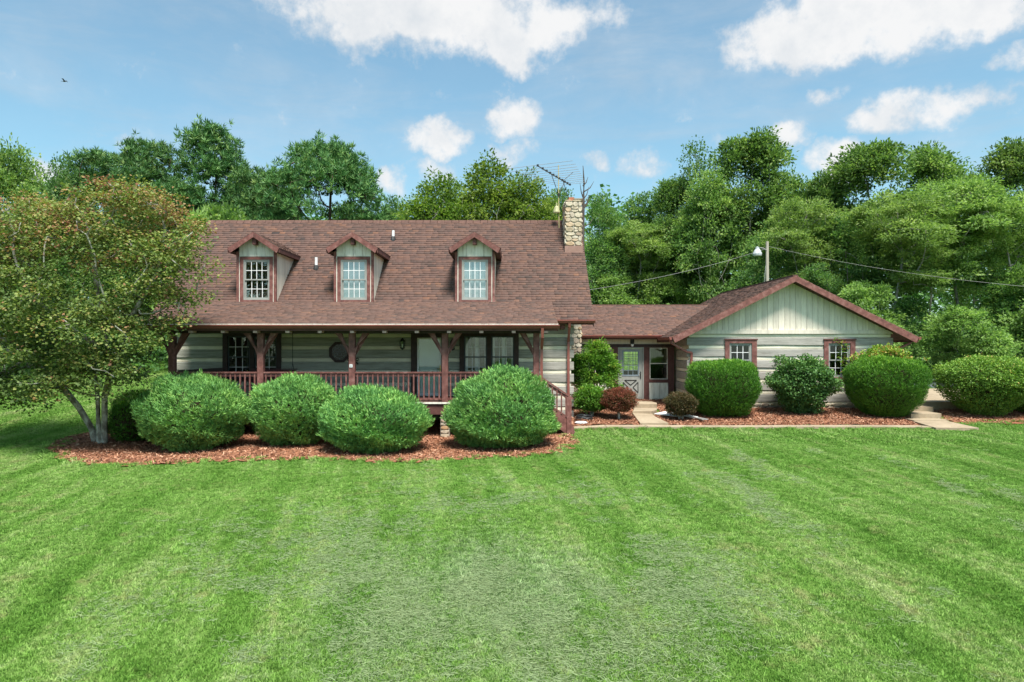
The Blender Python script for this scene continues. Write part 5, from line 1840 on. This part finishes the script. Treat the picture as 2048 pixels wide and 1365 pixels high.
# bare dead tree behind the chimney
r = np.random.default_rng(77)
dt = thing('dead_tree', 'bare dead tree top with upright twigs just right of the chimney', 'tree', (3.25, 31.5 + 12, gz1(3.25, 43.5)))
mb = MB()
b = at(1166, 560, 43.5)
tip = at(1166, 332, 43.5)
mb.tube([(4.45, 43.5, gz1(4.45, 43.5)), (4.5, 43.5, 3), at(1165, 480, 43.5), at(1167, 400, 43.5), at(1168, 365, 43.5), at(1166, 332, 43.5)], [.2, .17, .13, .09, .06, .02], 6)
for (y0, dx, dy) in [(420, 14, -30), (400, 12, -26), (385, 22, -22), (372, 10, -18), (415, 12, -22), (440, -12, -24), (395, -6, -28), (455, 22, -20), (405, 9, -10)]:
    a = at(1166, y0, 43.5)
    e = at(1166 + dx, y0 + dy, 43.5 + dx * .02)
    m_ = a.lerp(e, .5) + Vector((dx * .004, 0, -.08))
    mb.tube([a, m_, e], [.045, .03, .010], 5)
mb.build('trunk', M_DEAD, dt)

# bare pale trunks standing in front of the wood at the right, wood behind and undergrowth
def stuff_cloud(name, pts, per, spread, flat, L, Wd, mat, tint, seed):
    r = np.random.default_rng(seed)
    q, t = clump_leaves(r, pts, per, spread, flat, L, Wd, .9, .1, (0, 60, -5), tint_c=tint)
    o = bpy.data.objects.new(name, quads_mesh(name, q, t, mat))
    return kind(link(o), 'stuff')


r = np.random.default_rng(31)
n = 2600
x = r.uniform(-62, 75, n)
y = 66 + 10 * r.random(n)
hgt = 9 + 2.2 * np.sin(x * .23) + 1.6 * np.sin(x * .61 + 1) + np.where(x > 8, 2.0, 0)
z = gz(x, y) + r.random(n) ** .8 * hgt
stuff_cloud('distant_wood', np.column_stack([x, y, z]), 26, 1.25, .7, .55, .40, M_LEAF_C, .35, 32)
n = 520
x = r.uniform(-40, 48, n)
y = 45 + 9 * r.random(n)
keep = ~((x > -4) & (x < 14) & (y < 53))
x, y = x[keep], y[keep]
z = gz(x, y) + r.random(len(x)) ** 1.3 * 3.2
stuff_cloud('undergrowth', np.column_stack([x, y, z]), 44, .75, .6, .34, .22, M_LEAF_A, .35, 33)
n = 150
x = np.concatenate([r.uniform(17, 40, n), r.uniform(-40, -14, n)])
y = 40.5 + 4 * r.random(2 * n)
z = gz(x, y) + r.random(2 * n) ** 1.3 * 2.6
stuff_cloud('undergrowth', np.column_stack([x, y, z]), 44, .6, .6, .28, .18, M_LEAF_C, .4, 34)

# ------------------------------------------------------------------ the maple
MX, MY = -12.15, 20.1
MZ = gz1(MX, MY)
mt = thing('maple_tree', 'large multi-stemmed maple turning orange at the top, left of the porch', 'tree', (MX, MY, MZ - .05))
r = np.random.default_rng(41)
lob = [(0, -.3, 4.4, 3.2, 2.3, 2.6), (-2.1, -.5, 2.9, 1.9, 1.7, 1.3), (1.2, -.9, 3.0, 1.25, 1.3, 1.2), (2.3, -.8, 4.9, 1.35, 1.2, 1.2), (-1.9, -.2, 6.0, 1.7, 1.6, 1.3),
       (.5, -.2, 6.6, 1.7, 1.5, 1.25), (1.9, -.4, 6.3, 1.2, 1.2, 1.3), (-3.4, -.2, 4.4, 1.6, 1.6, 1.6), (-3.3, -.8, 2.0, 1.2, 1.2, .9), (0, -1.6, 3.1, 1.9, 1.2, 1.0), (-1.2, -1.9, 4.3, 1.4, 1.0, 1.0),
       (-1.0, -1.3, 2.2, 1.6, 1.2, .85), (.9, -1.3, 2.2, 1.1, 1.0, .8), (-2.7, -.8, 1.55, 1.3, 1.1, .75), (2.0, -.9, 4.0, 1.1, .9, .9),
       (-.3, -1.2, 1.75, 1.5, 1.0, .55), (-3.5, -.8, 1.5, 1.0, 1.0, .8), (-2.0, -1.2, 1.45, 1.2, .9, .55), (.9, -.9, 1.9, 1.1, .8, .5)]
P = lobe_points(r, lob, 720, .42)
wx, wy, wz = P[:, 0] + MX, P[:, 1] + MY, P[:, 2] + MZ
inside = (wx > -13.2) & (wy > 20.75) & (wz > -1.9)
P[inside, 1] = 20.75 - MY - r.random(inside.sum()) * .9
P = P[P[:, 2] > .75]
stems = [[(-.12, .05, 0), (-.24, .02, .5), (-.55, -.05, 1.1), (-1.0, -.1, 1.7), (-1.5, -.15, 2.2)],
         [(.02, -.05, 0), (.0, -.05, .7), (-.05, 0, 1.4), (-.15, 0, 2.2), (-.1, -.05, 3.0)],
         [(.14, -.02, 0), (.17, -.04, .7), (.20, -.08, 1.4), (.42, -.12, 2.1), (.75, -.2, 2.9)],
         [(.03, .12, 0), (.06, .16, .7), (.02, .2, 1.5), (.25, .2, 2.3), (.1, .1, 3.2)]]
N, par = colonize(P, stems, .30, .36, 80)
tm = branch_mesh('trunk', N, par, .0150, 2.25, M_MAPLEBARK, 7, .25)
o = bpy.data.objects.new('trunk', tm)
COL.objects.link(o)
o.parent = mt
per = 100
n = len(P) * per
c = np.repeat(P, per, 0)
g = r.normal(size=(n, 3))
g /= (1 + .3 * np.linalg.norm(g, axis=1, keepdims=True))
sz = np.repeat(r.uniform(.6, 1.35, len(P)), per)[:, None]
pos = c + g * np.array([.40, .38, .17]) * sz
ok = ~((pos[:, 0] + MX > -12.95) & (pos[:, 1] + MY > 21.15) & (pos[:, 2] + MZ > -2))
pos, g2 = pos[ok], g[ok]
ax = unit(g2 * np.array([1, 1, .2]) + r.normal(size=pos.shape) * .35 + np.array([0, 0, -.25]))
nr = unit(np.array([0, -.15, 1.0]) + r.normal(size=pos.shape) * .55)
q = leaf_quads(pos, ax, nr, r.uniform(.055, .105, len(pos)), r.uniform(.055, .10, len(pos)))
tc = .30 + .045 * (P[:, 2] - 3) + r.normal(0, .11, len(P))
hot = r.random(len(P)) < np.clip((P[:, 2] - 3.8) * .16, .06, .60)
tc = np.where(hot, tc + .32, tc)
t = np.clip(np.repeat(tc, per)[ok] + r.normal(0, .13, len(pos)), 0, 1)
t = np.where(r.random(len(t)) < .06, np.clip(t + .4, 0, 1), t)
o = bpy.data.objects.new('crown', quads_mesh('crown', q, t, M_MAPLE))
COL.objects.link(o)
o.parent = mt
WL['crown'] = Vector()


# ------------------------------------------------------------------ shrubs
def shrub_surface(r, n, rx, ry, h, power=2.0, amp=.06, freq=2.2, zc=.45, seed=0, depth=(.84, 1.03), zmin=.02):
    """points in the outer shell of a clipped shrub standing on z = 0, with outward normals"""
    out_p, out_n = [], []
    got = 0
    while got < n:
        d_ = rand_dir(r, n)
        ex = 2.0 / power
        e = np.sign(d_) * np.abs(d_) ** ex if power != 2 else d_
        if power != 2:
            k = (np.abs(d_[:, 0]) ** power + np.abs(d_[:, 1]) ** power + np.abs(d_[:, 2]) ** power) ** (-1 / power)
            e = d_ * k[:, None]
        up_, dn = h * (1 - zc), h * zc * 1.08
        zs = np.where(e[:, 2] > 0, up_, dn)
        b = 1 + amp * (np.sin(d_[:, 0] * freq * 3 + seed) * np.sin(d_[:, 1] * freq * 3.3 + seed * 2) + np.sin(d_[:, 2] * freq * 3.7 + d_[:, 0] * freq * 2 + seed * 3) * .8)
        f = r.uniform(depth[0], depth[1], n) * b
        p = np.stack([e[:, 0] * rx * f, e[:, 1] * ry * f, h * zc + e[:, 2] * zs * f], 1)
        nn = unit(np.stack([e[:, 0] / rx, e[:, 1] / ry, e[:, 2] / zs], 1))
        k = p[:, 2] > zmin
        out_p.append(p[k])
        out_n.append(nn[k])
        got += k.sum()
    return np.vstack(out_p)[:n], np.vstack(out_n)[:n]


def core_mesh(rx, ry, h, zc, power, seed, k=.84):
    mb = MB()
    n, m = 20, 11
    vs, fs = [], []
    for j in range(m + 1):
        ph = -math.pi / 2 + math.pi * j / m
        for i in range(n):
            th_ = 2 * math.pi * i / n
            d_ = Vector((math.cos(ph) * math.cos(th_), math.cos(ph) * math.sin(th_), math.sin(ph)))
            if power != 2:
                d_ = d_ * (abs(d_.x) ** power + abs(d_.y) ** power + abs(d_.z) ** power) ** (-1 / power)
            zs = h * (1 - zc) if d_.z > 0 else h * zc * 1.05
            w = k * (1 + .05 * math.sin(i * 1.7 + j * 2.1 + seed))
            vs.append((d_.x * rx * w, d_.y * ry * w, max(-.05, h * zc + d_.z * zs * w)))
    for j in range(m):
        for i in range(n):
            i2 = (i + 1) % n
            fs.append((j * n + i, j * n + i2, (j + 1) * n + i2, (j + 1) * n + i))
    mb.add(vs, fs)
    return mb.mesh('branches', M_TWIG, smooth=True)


def stems_mesh(r, k, rad, h, spread, mat=M_BARK):
    mb = MB()
    for i in range(k):
        a = r.uniform(0, 6.28)
        b = r.uniform(.15, 1) * spread
        mb.tube([(math.cos(a) * .08 * rad, math.sin(a) * .08 * rad, -.05), (math.cos(a) * b * .5, math.sin(a) * b * .5, h * .5), (math.cos(a + .3) * b, math.sin(a + .3) * b, h)], [.03, .02, .01], 5)
    return mb.mesh('stems', mat)


def shrub(name, label, x, y, rx, ry, h, style, mat, n, seed, power=2.0, zc=.45, amp=.06, group='shrubs along the house front', core=.84, lift=0.0, stems=True, taper=1.0):
    r = np.random.default_rng(seed)
    g = gz1(x, y) + .02
    t = thing(name, label, 'shrub', (x, y, g), group)
    if style == 'juniper':
        P, Nn = shrub_surface(r, n, rx, ry, h, power, amp, 2.4, zc, seed)
        sw = unit(np.cross(Nn, np.array([[.2, 0, 1.0]])))
        main = unit(Nn * .55 + np.array([0, 0, .50]) + sw * r.normal(.15, .35, (n, 1)) + r.normal(size=(n, 3)) * .22)
        stray = r.random(n) < .05
        P[stray] += main[stray] * r.uniform(.03, .13, (stray.sum(), 1))
        k = 6
        c = np.repeat(P, k, 0) + r.normal(size=(n * k, 3)) * .022
        ax = unit(np.repeat(main, k, 0) + r.normal(size=(n * k, 3)) * .34)
        nr = unit(np.repeat(Nn, k, 0) + r.normal(size=(n * k, 3)) * .5)
        L = r.uniform(.06, .15, n * k)
        q = leaf_quads(c, ax, nr, L, r.uniform(.016, .03, n * k), .05)
        base = .46 + .16 * np.sin(P[:, 0] * 3.1 + seed) * np.sin(P[:, 2] * 3.7 + P[:, 1] * 2) + r.normal(0, .14, n)
        ti = np.clip(np.repeat(base, k) + r.normal(0, .10, n * k), 0, 1)
    elif style == 'yew':
        P, Nn = shrub_surface(r, n, rx, ry, h, power, amp, 2.2, zc, seed)
        topness = np.clip((P[:, 2] / h - .72) / .28, 0, 1)
        main = unit(Nn * .45 + np.array([0, 0, .75]) + r.normal(size=(n, 3)) * .25)
        k = 7
        c = np.repeat(P, k, 0) + np.repeat(main, k, 0) * r.uniform(0, .10, (n * k, 1))
        ax = unit(np.repeat(main, k, 0) * .9 + rand_dir(r, n * k) * .8)
        L = r.uniform(.035, .075, n * k) * np.repeat(1 + .8 * topness, k)
        q = leaf_quads(c, ax, rand_dir(r, n * k), L, r.uniform(.010, .02, n * k), .0)
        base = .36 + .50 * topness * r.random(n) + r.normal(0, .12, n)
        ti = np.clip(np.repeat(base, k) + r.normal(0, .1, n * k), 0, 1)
    else:
        lay, L0, W0 = style
        P, Nn = shrub_surface(r, n, rx, ry, h, power, amp, 2.0, zc, seed, (.74, 1.06))
        P[:, 2] += lift
        k = 6
        c = np.repeat(P, k, 0) + r.normal(size=(n * k, 3)) * np.array([.06, .06, .03]) * (L0 / .07)
        ax = unit(np.repeat(Nn, k, 0) * np.array([1, 1, .35]) + r.normal(size=(n * k, 3)) * .5 + np.array([0, 0, -.1 + .3 * lay]))
        nr = unit(np.repeat(Nn, k, 0) * .45 + np.array([0, 0, .8]) + r.normal(size=(n * k, 3)) * .5)
        q = leaf_quads(c, ax, nr, r.uniform(.65, 1.3, n * k) * L0, r.uniform(.7, 1.3, n * k) * W0)
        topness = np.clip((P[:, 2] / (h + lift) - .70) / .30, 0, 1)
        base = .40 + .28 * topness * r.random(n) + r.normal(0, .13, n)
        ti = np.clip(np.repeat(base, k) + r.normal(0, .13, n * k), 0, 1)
    if taper < 1:
        kz = taper + (1 - taper) * np.clip(q[:, :, 2] / (.55 * h), 0, 1) ** .8
        q[:, :, 0] *= kz
        q[:, :, 1] *= kz
    o = bpy.data.objects.new('foliage', quads_mesh('foliage', q, ti, mat))
    COL.objects.link(o)
    o.parent = t
    if core:
        o = bpy.data.objects.new('branches', core_mesh(rx * (.5 + .5 * taper), ry * (.5 + .5 * taper), h, zc, power, seed, core))
        COL.objects.link(o)
        o.parent = t
        o.location = (0, 0, lift)
    if stems:
        o = bpy.data.objects.new('stems', stems_mesh(r, 7, rx, h * .7 + lift, rx * .6))
        COL.objects.link(o)
        o.parent = t
    return t


JG = 'junipers along the porch'
shrub('juniper_bush', 'feathery round juniper at the left end of the porch next to the maple', -9.20, 19.8, 1.52, 1.4, 2.10, 'juniper', M_JUN, 10500, 51, 2.1, .42, .075, JG, .78, taper=.74)
shrub('juniper_bush', 'feathery juniper below the octagon window, narrowest of the four', -6.50, 20.3, 1.27, 1.15, 1.94, 'juniper', M_JUN, 8200, 52, 2.1, .46, .075, JG, .78, taper=.72)
shrub('juniper_bush', 'low domed juniper directly left of the stone pier', -3.93, 19.5, 1.52, 1.35, 1.78, 'juniper', M_JUN, 9800, 53, 2.05, .38, .075, JG, .78, taper=.80)
shrub('juniper_bush', 'biggest domed juniper in front of the curtained porch window', -.30, 20.1, 1.62, 1.4, 2.22, 'juniper', M_JUN, 12500, 54, 1.85, .30, .075, JG, .78, taper=.9)
shrub('evergreen_shrub', 'dark green shrub in the shade between maple trunk and juniper', -11.55, 20.9, .62, .8, 1.2, 'yew', M_YEW, 2600, 55, 2.4, .45, .06)
shrub('evergreen_shrub', 'dark shrub behind the maple trunk at the porch corner', -12.3, 22.6, .8, .7, 1.15, 'yew', M_YEW, 2400, 59, 2.6, .45, .06)
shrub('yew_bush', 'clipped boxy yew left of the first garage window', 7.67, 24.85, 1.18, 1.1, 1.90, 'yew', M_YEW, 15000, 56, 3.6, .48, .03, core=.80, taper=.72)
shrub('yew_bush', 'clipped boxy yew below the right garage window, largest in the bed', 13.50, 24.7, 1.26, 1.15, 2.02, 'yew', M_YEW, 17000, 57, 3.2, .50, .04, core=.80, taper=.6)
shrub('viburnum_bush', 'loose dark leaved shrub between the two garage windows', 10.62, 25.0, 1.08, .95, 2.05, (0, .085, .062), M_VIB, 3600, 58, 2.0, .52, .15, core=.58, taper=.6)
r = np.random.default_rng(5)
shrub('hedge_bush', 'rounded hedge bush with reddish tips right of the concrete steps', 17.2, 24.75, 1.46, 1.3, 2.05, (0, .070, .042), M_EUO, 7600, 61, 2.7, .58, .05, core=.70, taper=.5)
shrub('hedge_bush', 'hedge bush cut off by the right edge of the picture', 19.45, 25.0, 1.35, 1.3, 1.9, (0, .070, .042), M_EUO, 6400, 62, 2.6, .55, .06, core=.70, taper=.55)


def cane_bush(name, label, x, y, lobes, ncl, per, spread, L, Wd, mat, seed, tint, canes, top):
    r = np.random.default_rng(seed)
    t = thing(name, label, 'shrub', (x, y, gz1(x, y) + .02), 'shrubs along the house front')
    P = lobe_points(r, lobes, ncl, .35)
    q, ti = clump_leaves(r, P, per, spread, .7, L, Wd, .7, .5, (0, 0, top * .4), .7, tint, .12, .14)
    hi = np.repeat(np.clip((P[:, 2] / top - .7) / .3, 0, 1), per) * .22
    for nm, me in (('foliage', quads_mesh('foliage', q, np.clip(ti + hi, 0, 1), mat)), ('stems', stems_mesh(r, canes, .6, top * .75, lobes[0][3] * .7))):
        o = bpy.data.objects.new(nm, me)
        COL.objects.link(o)
        o.parent = t
    return t


cane_bush('nandina_bush', 'tall bright green nandina at the chimney corner beside the breezeway', 3.12, 25.9,
          [(0, 0, 1.40, .90, .68, .80), (-.45, 0, 1.05, .55, .5, .55), (.50, -.1, 1.0, .55, .5, .55), (.10, 0, 2.05, .42, .38, .58), (.5, 0, 1.7, .42, .35, .42), (-.40, .0, 1.7, .42, .35, .42)],
          300, 74, .13, .105, .034, M_NAN, 63, .46, 12, 2.6)
shrub('nandina_bush', 'small nandina with reddish shoots behind the coiled hose', 2.85, 24.45, .48, .42, .85, (.6, .095, .030), M_NAN, 1300, 64, 2.0, .5, .12, core=.45, lift=.22)
shrub('barberry_bush', 'small red leaved barberry left of the branch walk', 3.75, 23.9, .56, .5, .80, (.5, .045, .026), M_BARB, 2600, 65, 2.1, .55, .08, core=.6, lift=.28)
shrub('barberry_bush', 'small brownish barberry right of the branch walk by the white sheet', 5.92, 23.95, .52, .46, .78, (.5, .045, .026), M_BARB2, 2400, 66, 2.1, .55, .08, core=.6, lift=.18)

# pale vine growing over the top of the right yew and a tendril on the logs
t = thing('climbing_vine', 'yellow green vine sprawling over the top of the right yew and up the logs', 'vine', (13.6, 25.2, -1.4))
r = np.random.default_rng(71)
n = 260
pc = np.column_stack([r.normal(13.75, .42, n), r.uniform(24.6, 25.9, n), -.55 + r.normal(0, .12, n) + .30 * np.exp(-((r.random(n) * 0 + 0)))])
pc[:, 2] = -.50 + .28 * np.exp(-((pc[:, 0] - 13.75) / .45) ** 2) + r.normal(0, .07, n)
extra = np.array([[12.75 + .05 * math.sin(k), 26.22, -1.0 + .11 * k] for k in range(9)] + [[12.75 - .08 * k, 26.22, .0 + .05 * k] for k in range(4)] + [[12.9 + .1 * k, 26.15, -.55 + .05 * math.sin(k)] for k in range(7)])
pts = np.vstack([pc, extra])
q, ti = clump_leaves(r, pts, 14, .10, .8, .085, .06, .8, .2, (13.7, 25.5, -1.5), tint_c=.78)
o = bpy.data.objects.new('leaves', quads_mesh('leaves', q - np.array(WL[t.name]), ti, M_NAN))
COL.objects.link(o)
o.parent = t
mb = MB().tube([(12.9, 26.24, -1.6), (12.8, 26.24, -1.0), (12.74, 26.24, -.5), (12.76, 26.24, -.1), (12.6, 26.24, .1)], .012, 5)
mb.tube([(13.2, 25.8, -1.4), (13.6, 25.5, -.7), (13.9, 25.2, -.5)], .015, 5)
mb.build('stems', M_TWIG, t)

# ------------------------------------------------------------------ grass
def tuft_mesh(seed, nb, rad, h, flat=0.0, wd=.0055):
    r = np.random.default_rng(seed)
    a = r.uniform(0, 2 * np.pi, nb)
    rr = rad * np.sqrt(r.random(nb))
    b = np.stack([rr * np.cos(a), rr * np.sin(a), np.zeros(nb) - .01], 1)
    lean = r.normal(size=(nb, 3)) * np.array([.42, .42, 0]) * (1 + 3 * flat)
    H = h * r.uniform(.55, 1.2, nb)[:, None]
    dirv = unit(np.array([0, 0, 1.0 - .75 * flat]) + lean)
    s = unit(np.cross(dirv, rand_dir(r, nb)))
    w = (wd * r.uniform(.7, 1.3, nb))[:, None]
    m = b + dirv * H * .55
    d2 = unit(dirv + lean * .8 - np.array([0, 0, .25]))
    tip = m + d2 * H * .5
    V = np.stack([b - s * w, b + s * w, m + s * w * .8, m - s * w * .8, tip], 1).reshape(-1, 3)
    k = np.arange(nb)[:, None] * 5
    lp = np.concatenate([k + np.array([[0, 1, 2, 3]]), k + np.array([[3, 2, 4]])], 1).ravel()
    return np_mesh('grass_tuft', V, np.tile([4, 3], nb), lp, M_BLADE)


def scatter_object(name, P, tufts, smin, smax, seed):
    """one object: points with tufts of grass set on them by geometry nodes"""
    me = bpy.data.meshes.new(name)
    me.vertices.add(len(P))
    me.vertices.foreach_set('co', np.ascontiguousarray(P, dtype=np.float32).ravel())
    me.materials.append(M_BLADE)
    o = bpy.data.objects.new(name, me)
    link(o)
    ng = bpy.data.node_groups.new(name, 'GeometryNodeTree')
    ng.interface.new_socket('Geometry', in_out='INPUT', socket_type='NodeSocketGeometry')
    ng.interface.new_socket('Geometry', in_out='OUTPUT', socket_type='NodeSocketGeometry')
    gi, go = ng.nodes.new('NodeGroupInput'), ng.nodes.new('NodeGroupOutput')
    join = ng.nodes.new('GeometryNodeJoinGeometry')
    ng.links.new(join.outputs[0], go.inputs[0])
    idx = ng.nodes.new('GeometryNodeInputIndex')
    for i, tm_ in enumerate(tufts):
        src = bpy.data.objects.new('grass_tuft', tm_)
        oi = ng.nodes.new('GeometryNodeObjectInfo')
        oi.inputs['Object'].default_value = src
        ip = ng.nodes.new('GeometryNodeInstanceOnPoints')
        md = ng.nodes.new('ShaderNodeMath')
        md.operation = 'MODULO'
        md.inputs[1].default_value = len(tufts)
        ng.links.new(idx.outputs[0], md.inputs[0])
        cmp_ = ng.nodes.new('FunctionNodeCompare')
        cmp_.data_type = 'FLOAT'
        cmp_.operation = 'EQUAL'
        ng.links.new(md.outputs[0], cmp_.inputs[0])
        cmp_.inputs[1].default_value = i
        cmp_.inputs['Epsilon'].default_value = .1
        ng.links.new(cmp_.outputs[0], ip.inputs['Selection'])
        rr = ng.nodes.new('FunctionNodeRandomValue')
        rr.data_type = 'FLOAT_VECTOR'
        rr.inputs['Min'].default_value = (-.12, -.12, 0)
        rr.inputs['Max'].default_value = (.12, .12, 6.283)
        rr.inputs['Seed'].default_value = seed
        rs = ng.nodes.new('FunctionNodeRandomValue')
        rs.data_type = 'FLOAT'
        rs.inputs[2].default_value = smin
        rs.inputs[3].default_value = smax
        rs.inputs['Seed'].default_value = seed + 1
        ng.links.new(gi.outputs[0], ip.inputs['Points'])
        ng.links.new(oi.outputs['Geometry'], ip.inputs['Instance'])
        ng.links.new(rr.outputs[0], ip.inputs['Rotation'])
        ng.links.new(rs.outputs[1], ip.inputs['Scale'])
        ng.links.new(ip.outputs[0], join.inputs[0])
    md = o.modifiers.new('grass', 'NODES')
    md.node_group = ng
    return kind(o, 'stuff')


r = np.random.default_rng(91)


def ring_points(y0, y1, dens, half=.84):
    area = half * (y1 * y1 - y0 * y0)
    n = int(area * dens)
    y = np.sqrt(r.uniform(y0 * y0, y1 * y1, n))
    x = r.uniform(-half, half, n) * y
    return np.column_stack([x, y])


pts = np.vstack([ring_points(5.2, 9, 260), ring_points(9, 14, 150), ring_points(14, 20, 95), ring_points(20, 27, 60), ring_points(27, 46, 18)])
blk = np.zeros(len(pts), dtype=bool)
jx, jy = pts[:, 0] + r.normal(0, .10, len(pts)), pts[:, 1] + r.normal(0, .10, len(pts))
for poly in (LEFT_BED, RIGHT_BED, STEP_BED, PAD, DRIVE):
    blk |= in_poly(jx, jy, poly)
for poly in (WALK, STEP_WALK, BRANCH):
    blk |= in_poly(pts[:, 0], pts[:, 1], poly)
x, y = pts[:, 0], pts[:, 1]
blk |= (x > -12.3) & (x < 2.3) & (y > 21.6) & (y < 33.4)
blk |= (x > 2) & (x < 6.9) & (y > 28) & (y < 34.6)
blk |= (x > 6.7) & (x < 14.7) & (y > 26) & (y < 34.6)
pts = pts[~blk]
far = pts[:, 1] > 20
P3 = np.column_stack([pts, gz(pts[:, 0], pts[:, 1]) + .003])
tufts = [tuft_mesh(k, 54, .085, .042) for k in (1, 2, 3)]
scatter_object('grass', P3[~far], tufts, .75, 1.35, 3)
tf2 = [tuft_mesh(k, 40, .13, .055, wd=.010) for k in (4, 5)]
scatter_object('grass', P3[far], tf2, .8, 1.5, 5)
# taller ragged fringe where the lawn meets the beds and the walk
edge = []
for poly, wdt in ((LEFT_BED[:11], .22), ([(1.75, 22.46), (14.9, 22.46)], .07), ([(14.9, 22.3), (16.1, 23.4), (24, 23.2)], .2)):
    for a, b in zip(poly[:-1], poly[1:]):
        L = math.hypot(b[0] - a[0], b[1] - a[1])
        k = int(L * 16)
        s = r.random(k)
        edge.append(np.column_stack([a[0] + (b[0] - a[0]) * s + r.normal(0, wdt, k), a[1] + (b[1] - a[1]) * s + r.normal(0, wdt, k) * .8]))
edge = np.vstack(edge)
P3 = np.column_stack([edge, gz(edge[:, 0], edge[:, 1]) + .01])
scatter_object('grass_fringe', P3, [tuft_mesh(8, 40, .08, .09, wd=.008)], .7, 1.4, 9)

# pale cut grass lying in the patch in front of the porch
r = np.random.default_rng(123)
cand = np.column_stack([r.normal(-.4, 2.0, 9000), r.normal(10.0, 2.3, 9000)])
fld = np.array([mnoise.noise(Vector((a * .55, b * .3, 3.0))) + .6 * mnoise.noise(Vector((a * 1.6, b * 1.1, 7.0))) for a, b in cand])
cand = cand[(fld > r.normal(.10, .18, len(fld))) & (cand[:, 1] > 5.5)]
cl2 = np.column_stack([r.uniform(4, 14, 5000), r.uniform(9, 19, 5000)])
fld = np.array([mnoise.noise(Vector((a * .9, b * .22, 13.0))) + .5 * mnoise.noise(Vector((a * 1.9, b * 1.1, 5.0))) for a, b in cl2])
cl2 = cl2[fld > r.normal(.42, .10, len(fld))]
cand = np.vstack([cand, cl2])
P3 = np.column_stack([cand, gz(cand[:, 0], cand[:, 1]) + .034])
M_CLIP = leaf_mat('cut_grass', [(0, (.26, .34, .17)), (1, (.42, .46, .28))], .3, .7, .2)
tc_ = tuft_mesh(31, 34, .12, .060, 1.0, .003)
tc_.materials.clear()
tc_.materials.append(M_CLIP)
scatter_object('grass_clippings', P3, [tc_], .8, 1.5, 17)
